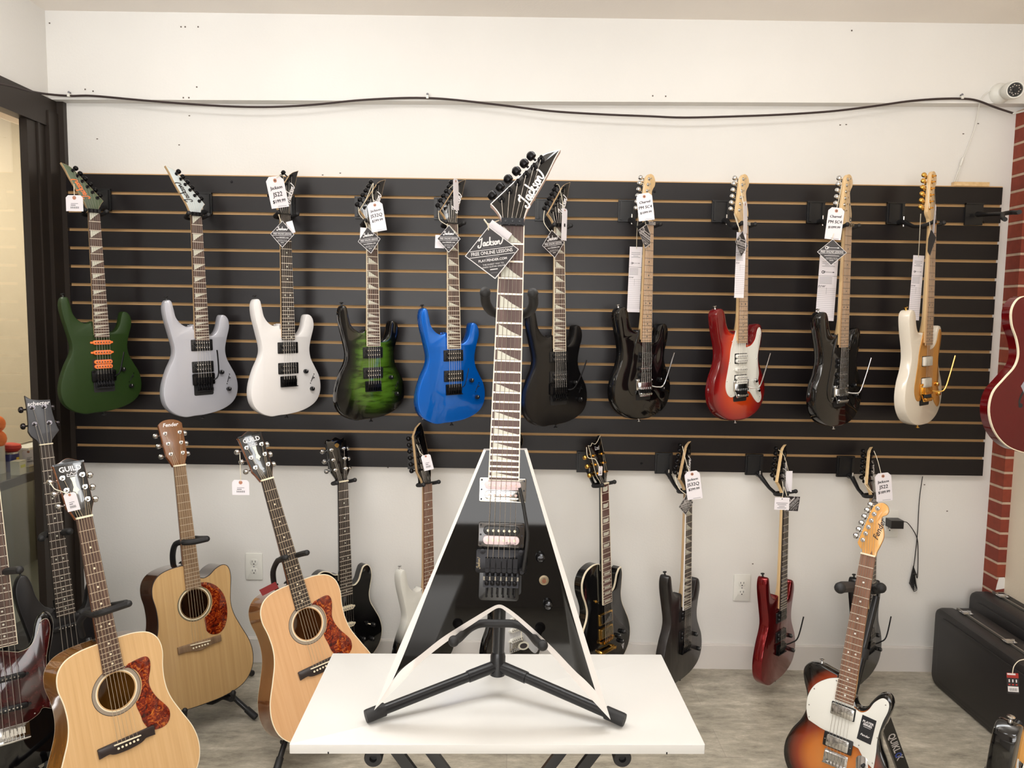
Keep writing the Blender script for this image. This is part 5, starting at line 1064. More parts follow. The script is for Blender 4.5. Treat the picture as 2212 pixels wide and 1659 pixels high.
# ------------------------------------------------------------------ TAGS
def tmat_(px, py, Y, rot, yaw): return Matrix.Translation(at(px, py, Y)) @ Matrix.Rotation(math.radians(yaw), 4, 'Z') @ Matrix.Rotation(PI/2, 4, 'X') @ Matrix.Rotation(-math.radians(rot), 4, 'Z')
def string_part(R, pts, r=0.0013, Y=None):
    Mi = R.matrix_world.inverted(); b = MB(); b.tube(spline3([Mi @ at(*p) for p in pts], 4), r, M_STRINGC, 5); b.build('tie_string', R)
def tag(kind, px, py, w, h, Y, rot, label, yaw=0, text=None, strg=None, group=None, name='price_tag'):
    P = at(px, py, Y); k = pxsize(1, P); W_, H_ = w*k/max(math.cos(math.radians(yaw)), 0.2), h*k
    R = thing(name, tmat_(px, py, Y, rot, yaw), label, 'tag', group); b = MB(); t = 0.0004
    if kind == 'price':
        c = W_*0.2; b.slab([(-W_/2,-H_/2),(W_/2,-H_/2),(W_/2,H_/2-c),(W_/2-c,H_/2),(-W_/2+c,H_/2),(-W_/2,H_/2-c)], -t, t, M_PAPER)
        ey = H_/2-W_*0.2; a, d = circ(W_*0.10, 0, ey, 14), circ(W_*0.035, 0, ey, 14)
        b.add([(q[0], q[1], t+0.0002) for q in a+d], [(i, (i+1) % 14, 14+(i+1) % 14, 14+i) for i in range(14)], M_EYELET)
        b.add([(q[0], q[1], t+0.0002) for q in d], [tuple(range(14))], M_INKB)
        if text:
            y = H_/2-W_*0.55; 
            for ln in text:
                for sh in (0, 1, 2): b.text(ln, W_*min(0.31, 0.95/(len(ln)*0.60)), (W_*0.008*(sh-1), y+W_*0.004*sh, t+0.0003+sh*2e-5), M_INKB, 0.08, math.radians(3))
                y -= W_*0.33
            b.text('ILLOWOMACNHN', W_*0.06, (W_*0.1, -H_/2+W_*0.08, t+0.0003), M_INKG) if False else b.box((W_*0.12, -H_/2+W_*0.07, t+0.0002), (W_*0.5, W_*0.02, 0.0001), M_INKG)
    elif kind == 'barcode':
        c = W_*0.14; b.slab([(-W_/2,-H_/2),(W_/2,-H_/2),(W_/2,H_/2-c),(W_/2-c,H_/2),(-W_/2+c,H_/2),(-W_/2,H_/2-c)], -t, t, M_PAPER)
        b.add([(q[0], q[1], t+0.0002) for q in circ(W_*0.11, 0, H_/2-W_*0.15, 14)], [tuple(range(14))], M_EYELET)
        b.box((0, -H_*0.02, t+0.0002), (W_*0.42, H_*0.03, 0.0001), M_INKG); b.box((-W_*0.08, -H_*0.12, t+0.0002), (W_*0.28, H_*0.05, 0.0001), M_INKG)
        for i in range(13): b.box((-W_*0.22+i*W_*0.037, -H_*0.27, t+0.0002), (W_*(0.012+0.012*((i*7) % 3 == 0)), H_*0.13, 0.0001), M_INKB)
    elif kind in ('jdiamond', 'cdiamond'):
        D = [(0,-H_/2),(W_/2,0),(0,H_/2),(-W_/2,0)]; mt = M_TAGBLK if kind == 'jdiamond' or W_ < 0.1 else mat('grey_card', (66,64,66), 0.5)
        b.slab(D, -t, t, mt); lw = W_*0.018; z = t+0.0003
        b.ribbon([(q[0]*0.985, q[1]*0.985) for q in D+D[:1]], lw, z, M_INKW)
        if kind == 'jdiamond': jackson(b, 0, H_*0.20, z, W_*0.48, 0, M_INKW, 0.16)
        else: keylogo(b, 0, H_*0.17, z, W_*0.46, 0, M_INKW)
        b.box((0, H_*0.105, z), (W_*0.34, H_*0.010, 0.0001), M_INKG)
        b.ribbon([(-W_*0.40, H_*0.068), (W_*0.40, H_*0.068)], lw*0.6, z, M_INKW); b.ribbon([(-W_*0.42, -H_*0.052), (W_*0.42, -H_*0.052)], lw*0.6, z, M_INKW)
        b.text('FREE ONLINE LESSONS', W_*0.088, (0, H_*0.008, z), M_INKW, bold=0.015, sx=0.86)
        b.text("*No offer necessary", W_*0.030, (0, -H_*0.085, z), M_INKG) if False else b.box((0, -H_*0.085, z), (W_*0.26, H_*0.012, 0.0001), M_INKG)
        if kind == 'jdiamond': b.text('PLAY.FENDER.COM', W_*0.062, (0, -H_*0.135, z), M_INKW, bold=0.02)
        else: b.box((0, -H_*0.135, z), (W_*0.5, H_*0.018, 0.0001), M_INKW)
        b.text('THE EASIEST WAY TO', W_*0.040, (0, -H_*0.215, z), M_INKW); b.text('LEARN GUITAR ONLINE', W_*0.040, (0, -H_*0.262, z), M_INKW); b.ribbon([(-W_*0.07, -H_*0.315), (W_*0.07, -H_*0.315)], lw*0.9, z, M_INKW)
        b.box((0, -H_*0.38, z), (W_*0.12, H_*0.008, 0.0001), M_INKG)
    elif kind == 'spec':
        b.slab([(-W_/2,-H_/2),(W_/2,-H_/2),(W_/2,H_/2),(-W_/2,H_/2)], -t, t, M_PAPER); z = t+0.0002
        for q in (0.41, 0.385, 0.36, 0.34): b.box((0, H_*q, z), (W_*(0.7 if q != 0.36 else 0.4), H_*0.006, 0.0001), M_INKG)
        keylogo(b, 0, H_*0.25, z, W_*0.66, 0, M_INKB); b.box((0, H_*0.19, z), (W_, H_*0.004, 0.0001), M_INKB)
        for i in range(5): b.box((-W_*0.1, H_*(0.165-0.022*i), z), (W_*0.7, H_*0.006, 0.0001), M_INKG)
        b.text('tow', W_*0.24, (-W_*0.28, H_*0.035, z+0.0001), M_INKB, 0.5)
        for i in range(16): b.box((0, H_*(0.0-0.029*i), z), (W_*0.96, H_*0.0028, 0.0001), M_INKG)
        b.box((-W_*0.02, -H_*0.04, z), (W_*0.012, H_*0.1, 0.0001), M_INKG)
    elif kind == 'plain':
        b.slab([(-W_/2,-H_/2),(W_/2,-H_/2),(W_/2,H_/2),(-W_/2,H_/2)], -t, t, M_PAPER)
        if text:
            b.lathe([(0.0022,0),(0.002,0.0004)], (0, H_*0.38, t), (0,0,1), M_INKB, 8)
            for q, ww in ((0.05,0.78),(-0.08,0.6),(-0.22,0.4),(-0.34,0.6)): b.box((0, H_*q, t+0.0002), (W_*ww, H_*0.045, 0.0001), M_INKG)
    b.build('card', R, smooth=False)
    if strg: string_part(R, strg)
    return R
PT, DT, SC = 'price tags on the guitars', 'diamond lesson tags', 'long spec cards'
tag('barcode', 161, 439, 37, 34, 2.93, 0, 'small white barcode price tag hanging from the moss green guitar headstock', strg=[(161,426,2.93),(160,410,2.94),(160,398,2.955)], group=PT)
tag('price', 599, 415, 29, 66, 2.90, -13, 'white handwritten price tag turned edgeways on the snow white guitar headstock', yaw=48, text=['Jackson','JS22','$199.99'], strg=[(593,388,2.9),(603,380,2.9),(612,384,2.95),(606,420,2.97)], group=PT)
tag('price', 814, 468, 33, 63, 2.91, -10, 'white handwritten price tag on the green quilted guitar', text=['Jackson','JS32Q','$299.99'], strg=[(809,443,2.91),(804,420,2.92),(806,396,2.93),(790,432,2.94),(775,456,2.95)], group=PT)
tag('jdiamond', 610, 506, 51, 57, 2.93, 1, 'black diamond lesson tag on the snow white guitar neck', strg=[(608,481,2.93),(604,470,2.94),(600,458,2.96)], group=DT, name='hang_tag')
tag('plain', 628, 491, 14, 26, 2.95, -15, 'white paper slip behind the diamond tag of the snow white guitar', group=PT, name='paper_slip')
tag('jdiamond', 797.5, 519, 49, 57, 2.93, -8, 'black diamond lesson tag below the price tag of the green quilted guitar', strg=[(793,492,2.93),(786,475,2.95),(776,462,2.95),(774,448,2.95)], group=DT, name='hang_tag')
tag('plain', 784, 503, 12, 22, 2.95, 3, 'white paper slip behind the diamond tag of the green quilted guitar', group=PT, name='paper_slip')
tag('jdiamond', 969.5, 516, 50, 58, 2.93, 0, 'black diamond lesson tag on the metallic blue guitar neck', strg=[(970,488,2.93),(960,483,2.94),(949,474,2.95),(947,455,2.95)], group=DT, name='hang_tag')
tag('plain', 950, 522, 20, 28, 2.95, 2, 'white paper slip behind the diamond tag of the metallic blue guitar', group=PT, name='paper_slip')
tag('price', 985, 420, 9, 66, 2.90, -4, 'pale price tag seen edge-on against the metallic blue guitar headstock', yaw=70, strg=[(983,395,2.90),(978,400,2.92),(970,408,2.95)], group=PT)
tag('jdiamond', 1195, 527, 50, 60, 2.93, -10, 'black diamond lesson tag on the satin black guitar neck', yaw=38, strg=[(1188,500,2.93),(1175,480,2.94),(1176,455,2.95)], group=DT, name='hang_tag')
tag('price', 1219, 485, 12, 68, 2.99, 1, 'blank white price tag hanging behind the satin black guitar headstock', yaw=50, strg=[(1218,455,2.99),(1214,430,2.97),(1208,402,2.95),(1202,398,2.93)], group=PT)
tag('jdiamond', 1062.5, 546, 117, 113, 1.475, -8, 'large black diamond lesson tag hanging from the V-shaped guitar neck', strg=[(1055,497,1.475),(1054,486,1.47),(1046,474,1.47),(1055,484,1.49),(1078,476,1.54)], name='hang_tag')
tag('plain', 1080, 497, 17, 52, 1.49, -56, 'pale pink paper slip behind the large diamond tag of the V-shaped guitar', name='paper_slip')
tag('price', 1394, 447, 34, 58, 2.91, -8, 'white handwritten price tag on the black guitar left of the cherry one', text=['Charvel','PM SC4','$1099.99'], strg=[(1389,422,2.91),(1391,400,2.94),(1385,395,2.96)], group=PT)
tag('cdiamond', 1395, 510, 50, 52, 2.94, 7, 'black diamond lesson tag edge-on on the black guitar left of the cherry one', yaw=64, strg=[(1395,486,2.94),(1392,470,2.96)], group=DT, name='hang_tag')
tag('spec', 1371, 604, 27, 140, 3.07, 1, 'long white spec card beside the neck of the black guitar left of the cherry one', strg=[(1375,538,3.07),(1376,500,3.05),(1380,455,3.0),(1384,440,2.97)], group=SC, name='spec_card')
tag('price', 1610, 470, 16, 68, 2.91, -10, 'pale price tag turned sideways on the cherry red guitar headstock', yaw=60, strg=[(1606,440,2.91),(1598,400,2.93),(1596,385,2.95)], group=PT)
tag('cdiamond', 1602, 527, 48, 56, 2.90, 2, 'black diamond lesson tag on the cherry red guitar neck', yaw=56, strg=[(1600,500,2.9),(1592,482,2.93),(1586,462,2.96)], group=DT, name='hang_tag')
tag('spec', 1599, 573, 23, 140, 2.93, 0, 'long white spec card covering the neck of the cherry red guitar', yaw=20, group=SC, name='spec_card', strg=[(1599,506,2.93),(1596,490,2.95),(1590,470,2.97)])
tag('price', 1803, 483, 35, 68, 2.91, 5, 'white handwritten price tag on the black guitar beside the white and gold one', text=['Charvel','PM SC4','$1099.99'], strg=[(1806,456,2.91),(1812,430,2.94),(1818,400,2.96)], group=PT)
tag('cdiamond', 1797, 545, 64, 56, 2.90, 1, 'dark grey diamond lesson tag facing the camera below a price tag', group=DT, name='hang_tag', strg=[(1797,518,2.9),(1808,480,2.93),(1814,450,2.96)])
tag('spec', 1786, 623, 40, 139, 3.07, 1.5, 'long white spec card beside the neck of the black guitar next to the white one', group=SC, name='spec_card', strg=[(1787,558,3.07),(1800,510,3.03),(1812,460,2.98)])
tag('price', 2018, 478, 14, 70, 2.90, -20, 'pale price tag turned edge-on at the white and gold guitar headstock', yaw=66, strg=[(2008,450,2.9),(2005,420,2.93),(2002,395,2.95)], group=PT)
tag('cdiamond', 2010, 524, 46, 56, 2.93, 4, 'dark diamond lesson tag edge-on on the white and gold guitar neck', yaw=70, group=DT, name='hang_tag', strg=[(2010,498,2.93),(2008,480,2.95)])
tag('spec', 1979, 622, 26, 139, 3.05, 1.5, 'long white spec card beside the neck of the white and gold guitar', yaw=10, group=SC, name='spec_card', strg=[(1984,556,3.05),(1987,500,3.0),(1989,462,2.97)])
tag('barcode', 520, 1053, 37, 33, 2.60, 0, 'small white barcode tag dangling on a string left of the middle acoustic guitar', strg=[(520,1040,2.6),(519,1005,2.6),(518,978,2.62)], group=PT)
tag('barcode', 155, 1084, 28, 40, 2.09, -14, 'white barcode price tag on the front-left acoustic guitar headstock', strg=[(148,1068,2.09),(134,1062,2.09),(118,1056,2.1),(108,1042,2.12)], group=PT)
tag('barcode', 923, 999, 21, 34, 2.95, -14, 'small white barcode tag on the headstock of the white-to-black burst guitar', strg=[(918,986,2.95),(908,978,2.96),(900,960,2.98)], group=PT)
tag('price', 1498, 1048, 33, 62, 2.92, -9, 'white handwritten price tag on the charcoal black lower guitar', text=['Jackson','JS32Q','$299.99'], strg=[(1489,1022,2.92),(1480,990,2.94),(1474,964,2.96)], group=PT)
tag('jdiamond', 1482, 1090, 48, 46, 2.93, 5, 'dark diamond lesson tag on the charcoal black lower guitar neck', yaw=58, group=DT, name='hang_tag', strg=[(1482,1068,2.93),(1466,1054,2.94),(1458,1030,2.97)])
tag('plain', 1689, 1088, 32, 27, 2.90, 1, 'small white printed card on the dark red guitar neck', text=True, group=PT, name='paper_slip', strg=[(1689,1078,2.9),(1692,1060,2.94),(1690,1040,2.97)])
tag('jdiamond', 1713, 1088, 44, 46, 2.94, -38, 'black diamond lesson tag beside the white card on the dark red guitar', yaw=20, group=DT, name='hang_tag', strg=[(1700,1072,2.94),(1694,1052,2.97)])
tag('plain', 1704, 1040, 14, 46, 3.03, 0, 'white blank tag behind the dark red guitar headstock', group=PT, name='paper_slip', strg=[(1703,1018,3.03),(1694,985,3.0),(1682,972,2.97)])
tag('price', 1909, 1052, 35, 62, 2.92, -7, 'white handwritten price tag above the sunburst guitar headstock', text=['Jackson','JS22','$189.99'], strg=[(1904,1026,2.92),(1896,995,2.95),(1888,974,2.97)], group=PT)
tag('jdiamond', 1888, 1090, 44, 52, 2.94, 10, 'dark diamond lesson tag partly behind the sunburst guitar headstock', yaw=50, group=DT, name='hang_tag', strg=[(1886,1064,2.94),(1870,1048,2.96),(1868,1030,2.98)])
tag('barcode', 1297, 1017, 9, 20, 2.94, 3, 'tiny white tag on the cream-bound headstock', yaw=40, strg=[(1294,1008,2.94),(1286,992,2.95),(1270,988,2.95),(1267,966,2.97)], group=PT)
R = thing('hang_tag', tmat_(1131, 1395, 2.96, -15, 0), 'small oval silver tag hanging at the bridge of the black guitar with white pickguard', 'tag')
b = MB(); b.slab([(0.022*math.cos(a*PI/12), 0.017*math.sin(a*PI/12)) for a in range(24)], -0.0005, 0.0005, mat('silver_card', (190,186,170), 0.4)); b.slab([(0.015*math.cos(a*PI/12), 0.011*math.sin(a*PI/12)) for a in range(24)], 0.0004, 0.0008, M_TAGBLK); b.build('card', R)
string_part(R, [(1128,1384,2.96),(1126,1370,2.97),(1128,1340,2.98)])
# ------------------------------------------------------------------ WALL FIXTURES
def obj(name, b, label, cat, group=None, **k): return tagit(b.build(name, **k), label, cat, group)
b = MB(); cab = [(0,181,None),(28,187,None),(60,196,None),(100,203,None),(150,207,3.15),(200,207,3.15),(300,216,3.135),(400,224,3.13),(500,230,3.13),(590,231,3.13),(680,226,3.135),(770,217,3.14),(860,212,3.148),(925,212,3.15),(985,216,3.148),(1090,228,3.135),(1190,240,3.13),(1300,247,3.128),(1400,251,3.128),(1480,254,3.128),(1600,251,3.13),(1700,247,3.132),(1800,240,3.135),(1890,229,3.14),(1960,219,3.146),(2020,214,3.15),(2075,213,3.15),(2110,217,3.148),(2150,232,3.146),(2190,245,3.13)]
P3 = []
for x, y, Y in cab: P3.append(at(x, y, min(Y, 3.132)) if Y else at_x(x, y, XL+0.012 + 0.0))
P3 = [P3[0] + (P3[0]-P3[1])*1.5] + P3
b.tube(spline3(P3, 5), 0.0042, mat('dark_brown_cable', (48,34,32), 0.5), 8); e = [at(2188,245,3.13), at(2200,243,3.10), at(2225,236,3.0)]
b.tube(spline3(e, 4), 0.0034, M_WHITEP, 8)
obj('wall_cable', b, 'long dark brown cable drooping across the upper white wall', 'cable')
for i, (x, y) in enumerate(((152,206),(924,210),(2075,211))):
    b = MB(); P = at(x, y, 3.140); b.box(P+Vector((0,-0.006,-0.002)), (0.009, 0.020, 0.012), M_WHITEP); b.lathe([(0.0035,0),(0.0035,0.010),(0.005,0.011)], P+Vector((0,0,0.009)), (0,-1,0), M_INKG, 10)
    obj('cable_clip', b, ['white cable clip near the left end of the brown cable','white cable clip in the middle of the brown cable','white cable clip near the right end of the brown cable'][i], 'cable clip', 'cable clips')
C0 = at(2158, 203, YUP); R = thing('security_camera', Matrix.Translation(C0), 'small white round-lens security camera at upper right of the wall', 'security camera')
b = MB(); b.lathe([(0.040,0),(0.040,0.010),(0.034,0.022),(0.022,0.030)], (0,0,0), (0,-1,0), M_WHITEP, 28)
for a in (140, 215, 20): b.lathe([(0.004,0),(0.004,0.003)], (0.032*math.cos(math.radians(a)), -0.010, 0.032*math.sin(math.radians(a))), (0,-1,0), M_EYELET, 10)
b.build('mount_base', R)
ax = (Vector((-0.22, -1.0, -0.20))).normalized(); c0 = Vector((0.014, -0.03, 0.002))
b = MB(); b.ball(c0, 0.022, M_WHITEP, 18); b.lathe([(0.026,0),(0.032,0.01),(0.033,0.062),(0.031,0.070),(0.027,0.070),(0.0265,0.064),(0.0,0.064)], c0+ax*0.008, ax, M_WHITEP, 28); b.build('camera_body', R)
b = MB(); L0 = c0+ax*0.0735; b.lathe([(0.0255,0),(0.0255,0.0015),(0.008,0.002),(0.007,0.004),(0.0,0.004)], L0, ax, M_SATBLK, 28)
uu = ax.cross(Vector((0,0,1))).normalized(); vv = ax.cross(uu)
for i in range(14): b.ball(L0+ax*0.002+(uu*math.cos(i*PI/7)+vv*math.sin(i*PI/7))*(0.019 if i % 2 else 0.015), 0.0024, mat('lens_led', (190,180,170), 0.2), 8)
b.build('lens_ring', R)
b = MB(); b.tube(spline3([at(2148,192,3.135), at(2130,202,3.139), at(2118,218,3.139), at(2113,242,3.175), at(2106,275,3.192), at(2092,315,3.193), at(2082,340,3.193)], 6), 0.0022, M_WHITEP, 8)
b.lathe([(0.004,0),(0.0055,0.008),(0.0055,0.028),(0.003,0.036)], at(2081,340,3.190), at(2074,360,3.190)-at(2081,340,3.190), M_WHITEP, 12)
b.tube([at(2075,356,3.192), at(2066,382,3.192), at(2058,404,3.19)], 0.0022, M_WHITEP, 8); b.tube([at(2076,356,3.192), at(2070,380,3.192), at(2062,404,3.19)], 0.0018, M_WHITEP, 8)
obj('camera_cable', b, 'thin white cable with inline connector running down from the security camera', 'cable')
def outlet(px, py, label):
    P = at(px, py, YW); R = thing('wall_outlet', Matrix.Translation(P) @ Matrix.Rotation(PI/2, 4, 'X'), label, 'outlet', 'wall outlets')
    b = MB(); b.slab(rrect(0.072, 0.116, 0.004), 0, 0.006, M_WHITEP, 0.0018); b.lathe([(0.003,0),(0.0025,0.0008)], (0,0,0.006), (0,0,1), M_INKG, 8); b.build('cover_plate', R)
    for sy in (-1, 1):
        b = MB(); b.slab(rrect(0.034, 0.028, 0.011, 0, sy*0.0195), 0.005, 0.0068, M_WHITEP, 0.0006)
        for sx in (-1, 1): b.box((sx*0.0065, sy*0.0195+0.003, 0.0069), (0.0022, 0.008, 0.0003), M_INKB)
        b.lathe([(0.0027,0),(0.0027,0.0003)], (0, sy*0.0195-0.008, 0.0067), (0,0,1), M_INKB, 10); b.build('receptacle', R)
    return R
outlet(549.5, 1223, 'white double outlet on the wall left of the middle acoustic guitar')
outlet(1602, 1269, 'white double outlet on the wall left of the dark red guitar')
outlet(1921, 1131, 'white double outlet behind the sunburst guitar headstock, charger plugged in')
b = MB(); A = at(1934, 1130, YW-0.03); b.box((A.x-0.004, YW-0.032, A.z), (0.052, 0.050, 0.034), M_PBLK); b.box((A.x-0.018, YW-0.009, A.z), (0.02, 0.012, 0.02), M_PBLK)
b.tube(spline3([Vector((A.x+0.022, YW-0.032, A.z)), at(1952,1127,3.17), at(1962,1131,3.175), at(1978,1155,3.19), at(1983,1180,3.192), at(1982,1246,3.192), at(1978,1238,3.188), at(1974,1226,3.186)], 5), 0.0018, M_PBLK, 6)
obj('power_adapter', b, 'small black plug-in power adapter with thin cord right of the sunburst guitar headstock', 'power adapter')
b = MB(); b.tube(spline3([at(1993,1029,3.186), at(1986,1080,3.19), at(1982,1150,3.192), at(1977,1200,3.192), at(1972,1236,3.19)], 5), 0.0017, M_PBLK, 6)
for i in range(7):
    a = 0.7*i; pts = []
    for k in range(9):
        u = k/8; x = 1975 - 8*u + (3+1.1*i % 7)*math.sin(PI*2*u+a)*0.9; y = 1222 + 48*abs(math.sin(PI*u)) * (0.8+0.06*i) ; pts.append(at(1973+ (i-3)*1.6*math.sin(PI*u)+ (6 if k > 4 else -6)*math.sin(PI*u)*0.6, y, 3.188-0.002*(i % 3)))
    b.tube(spline3(pts, 3), 0.0015, M_PBLK, 5)
b.tube([at(1972,1240,3.18), at(1980,1241,3.18)], 0.004, M_PBLK, 6)
obj('cord_bundle', b, 'thin black cord hanging below the panel, ending in a tied bundle', 'cord')
# ------------------------------------------------------------------ CASES at the right
def case(x0, x1, y0, y1, h, label, tagc=False):
    M = Matrix.Translation(Vector(((x0+x1)/2, (y0+y1)/2, 0))); R = thing('instrument_case', M, label, 'instrument case', 'black instrument cases'); w, l = x1-x0, y1-y0
    MC = mat('black_moulded_shell', (34, 31, 31), 0.5, fn=noise_fn(None, (1,1,1), 300, 2, 0.5, 0.2, 0.0006))
    for sx, nm_ in ((-1, 'lid'), (1, 'base_shell')):
        b = MB(); b.T = Matrix.Translation((sx*(w/4+0.001), 0, h/2)) @ Matrix.Rotation(PI/2, 4, 'Z') @ Matrix.Rotation(PI/2, 4, 'X')
        b.slab(rrect(l, h-0.004, 0.045, n=8), -w/4, w/4, MC, 0.016); b.slab(rrect(l*0.86, h*0.78, 0.05, n=8), (-w/4 if sx > 0 else w/4)+0.0-(0.003 if sx < 0 else -0.0)*0, (w/4+0.006) if False else (w/4+0.002), MC, 0.001) if False else None
        b.build(nm_, R, 30)
    b = MB(); b.T = Matrix.Translation((-w/2-0.002, 0, h/2)) @ Matrix.Rotation(-PI/2, 4, 'Z') @ Matrix.Rotation(PI/2, 4, 'X'); b.slab(rrect(l*0.9, h*0.82, 0.04, n=8), -0.002, 0.004, MC, 0.003); b.build('raised_panel', R, 30)
    b = MB(); b.box((0, 0, h-0.003), (0.007, l-0.08, 0.008), mat('dull_aluminium', (150,146,138), 0.4, 0.7)); b.build('valance', R)
    for yy in (l/2-0.10, -l/2+0.13, 0.12):
        b = MB(); b.box((0, yy, h+0.002), (0.040, 0.035, 0.004), M_CHROME); b.box((-0.005, yy, h+0.005), (0.022, 0.018, 0.005), M_CHROME); b.tube([(0.012, yy-0.012, h+0.006), (0.018, yy, h+0.009), (0.012, yy+0.012, h+0.006)], 0.002, M_CHROME, 6); b.build('latch', R)
    b = MB(); b.tube(spline3([Vector((0, -l*0.30, h)), Vector((0, -l*0.29, h+0.03)), Vector((0, -l*0.22, h+0.036)), Vector((0, -l*0.15, h+0.03)), Vector((0, -l*0.14, h))], 4), 0.008, M_RUBBER, 8); b.build('handle', R)
    return R
fa = at_z(2021, 1472, 0.0); CX = at_z(2118, 1582, 0.0).x
CX += 0.025
case(CX, CX+0.145, fa.y-0.98, fa.y-0.0, 0.335, 'black moulded instrument case standing on its side, nearer one with hanging barcode tag')
case(CX+0.175, CX+0.33, fa.y-0.86, fa.y+0.06, 0.385, 'black moulded instrument case standing beneath the brick pillar, behind another case')
R = thing('hang_tag', tmat_(2188, 1476, 2.2, -6, -20), 'red, black and white barcode tag hanging on the front black case', 'tag'); b = MB(); kk = pxsize(1, at(2188,1476,2.2))
w_, h_ = 22*kk, 46*kk; b.slab([(-w_/2,-h_/2),(w_/2,-h_/2),(w_/2,h_/2),(-w_/2,h_/2)], -0.0005, 0.0005, M_TAGBLK); b.box((0, h_*0.38, 0.0006), (w_, h_*0.24, 0.0002), mat('red_print', (160,40,30), 0.5)); b.box((-w_*0.1, h_*0.44, 0.0008), (w_*0.7, h_*0.08, 0.0002), M_INKW)
for i in range(3):
    b.box((-w_*0.3+i*w_*0.3, h_*0.12, 0.0007), (w_*0.1, h_*0.14, 0.0002), M_INKW); b.box((-w_*0.3+i*w_*0.3, -h_*0.06, 0.0007), (w_*0.16, h_*0.07, 0.0002), mat('red_print'))
b.box((0, -h_*0.28, 0.0007), (w_*0.9, h_*0.26, 0.0002), M_INKW)
for i in range(9): b.box((-w_*0.3+i*w_*0.075, -h_*0.30, 0.0009), (w_*0.03, h_*0.14, 0.0002), M_INKB)
b.build('card', R, smooth=False); string_part(R, [(2187,1456,2.2),(2190,1440,2.2),(2200,1428,2.2),(2214,1424,2.2)])
# ------------------------------------------------------------------ DISPLAY CASE in the adjoining room
zc = 0.79; xf = -2.1
R = thing('display_case', Matrix.Translation((xf-0.25, 3.1, 0)), 'glass shop counter with dark metal frame seen through the left glazing', 'display case')
b = MB(); b.box((0.245, 0, zc-0.018), (0.012, 2.0, 0.036), M_BRONZE); b.box((-0.245, 0, zc-0.018), (0.012, 2.0, 0.036), M_BRONZE); b.box((0.2, 0, 0.06), (0.1, 2.0, 0.12), M_BRONZE)
for y in (-0.99, 0.99): b.box((0, y, zc-0.018), (0.5, 0.012, 0.036), M_BRONZE); b.box((0.24, y, zc/2), (0.016, 0.016, zc), M_BRONZE); b.box((-0.24, y, zc/2), (0.016, 0.016, zc), M_BRONZE)
b.build('frame', R, smooth=False)
b = MB(); b.box((0, 0, zc-0.003), (0.48, 1.98, 0.006), M_GLASS); b.build('top_glass', R); b = MB(); b.box((0.243, 0, (zc+0.1)/2), (0.005, 1.96, zc-0.16), M_GLASS); b.build('front_glass', R)
b = MB(); b.box((-0.02, 0, 0.13), (0.44, 1.98, 0.02), mat('grey_laminate', (150,146,136), 0.6)); b.box((-0.24, 0, 0.42), (0.01, 1.98, 0.6), mat('grey_laminate')); b.build('shelf_board', R)
def onC(px, py): return at_z(px, py, zc+0.001)
b = MB(); P = onC(24, 1016); b.lathe([(0.030,0),(0.030,0.03),(0.0302,0.031),(0.0302,0.072),(0.029,0.074),(0.028,0.084),(0.012,0.088)], P, (0,0,1), mat('deep_blue_label', (34,34,110), 0.35), 24); b.lathe([(0.0305,0.076),(0.031,0.084),(0.026,0.09)], P, (0,0,1), M_CHROME, 24)
b.box(P+Vector((0.031,-0.004,0.05)), (0.001,0.018,0.02), mat('yellow_print', (220,190,60), 0.5)); obj('label_can', b, 'short can with deep blue label and silver rim on the glass counter', 'can')
b = MB(); Q = P+Vector((0.0,0,0.089)); b.lathe([(0.012,0),(0.034,0.004),(0.040,0.016),(0.036,0.028),(0.016,0.033)], Q, (0.12,0,1), mat('bright_red_plastic', (196,44,36), 0.4), 20); obj('red_cap', b, 'bright red rounded cap on top of the blue can on the counter', 'cap')
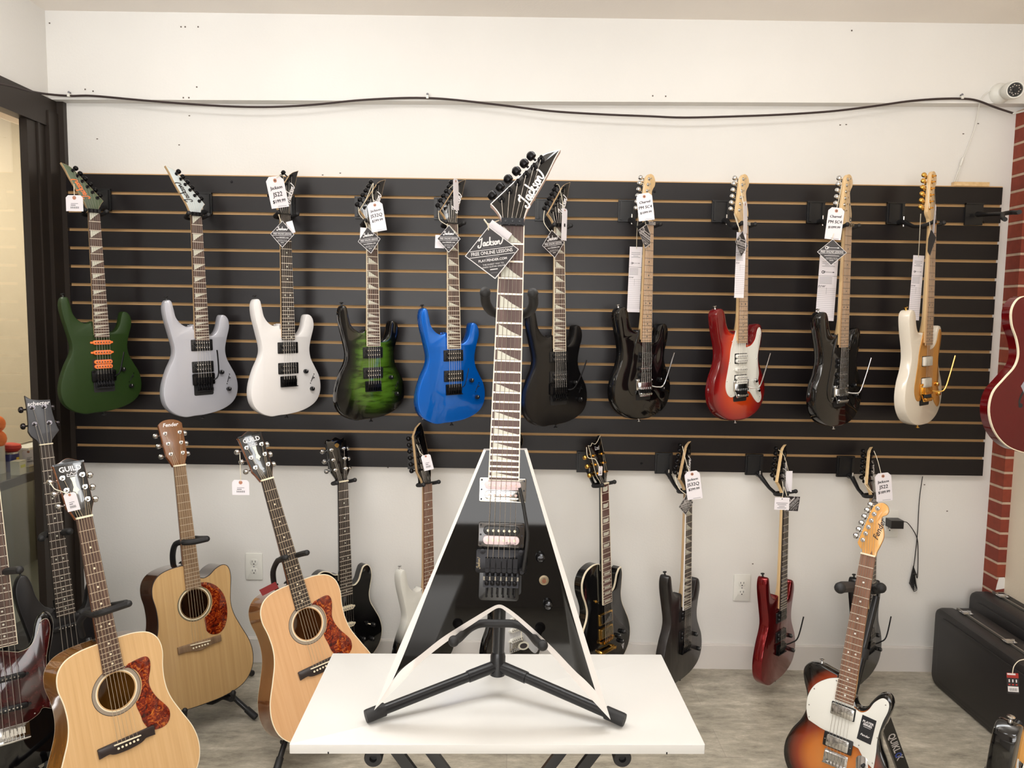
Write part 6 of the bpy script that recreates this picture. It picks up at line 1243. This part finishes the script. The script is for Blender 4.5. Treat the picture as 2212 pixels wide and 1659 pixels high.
b = MB(); P = onC(66, 1002); b.box(P+Vector((0,0,0.04)), (0.075, 0.15, 0.080), mat('pale_box', (206,198,180), 0.5)); b.box(P+Vector((0,0.0,0.083)), (0.078, 0.153, 0.008), M_WHITEP); b.box(P+Vector((0.039,0.01,0.085)), (0.004,0.025,0.03), M_INKB)
obj('counter_box', b, 'pale flat-lidded box on the glass counter behind the black bass headstock', 'box')
tag('barcode', 62, 988, 24, 32, P.y-0.10, -8, 'white barcode price tag hanging on the pale box on the glass counter', strg=[(62,975,P.y-0.10),(63,968,P.y-0.09)], yaw=15)
b = MB(); P = onC(-6, 1022); b.ball(P+Vector((0,0,0.15)), 0.04, M_ORANGE, 16); b.ball(P+Vector((0,0,0.215)), 0.038, M_ORANGE, 16); b.lathe([(0.03,0),(0.03,0.12)], P, (0,0,1), M_WHITEP, 16); obj('orange_figure', b, 'orange rounded item at the left picture edge on the counter', 'ornament')
b = MB(); P = onC(40, 1022); b.slab(rrect(0.03,0.05,0.003), 0, 0.02, M_WHITEP, 0.001); b2 = MB(); b2.box(P+Vector((0.01,-0.02,0.03)), (0.04,0.045,0.06), mat('cream_box', (200,196,176), 0.5)); b2.box(P+Vector((0.0305,-0.02,0.036)), (0.001,0.03,0.012), mat('lime_print', (190,190,60), 0.5)); obj('small_carton', b2, 'small cream carton with a lime print beside the blue can', 'carton')

tag('plain', 581, 1272, 40, 15, 2.40, -28, 'dark red printed card on the upper shoulder of the middle acoustic guitar', name='paper_slip')
bpy.data.objects['paper_slip'].name
for o in [o for o in COL.objects if o.get('label', '').startswith('dark red printed card')]:
    for ch in o.children: ch.data.materials.clear(); ch.data.materials.append(mat('maroon_print', (120, 28, 30), 0.4))
# unseen white platform, added so the black V body gets a bright reflection
R = thing('reflector_platform', Matrix.Translation((-1.7, -1.25, 0)), 'unseen low white reflector platform added behind the viewer for the V guitar reflection', 'platform')
b = MB(); b.T = Matrix.Identity(4); b.slab(rrect(2.8, 2.3, 0.01), 0.45, 0.49, M_MELA, 0.002); b.build('platform_top', R)
b = MB(); b.box((0, 0, 0.225), (2.7, 2.2, 0.45), M_MELA); b.build('platform_base', R, smooth=False)
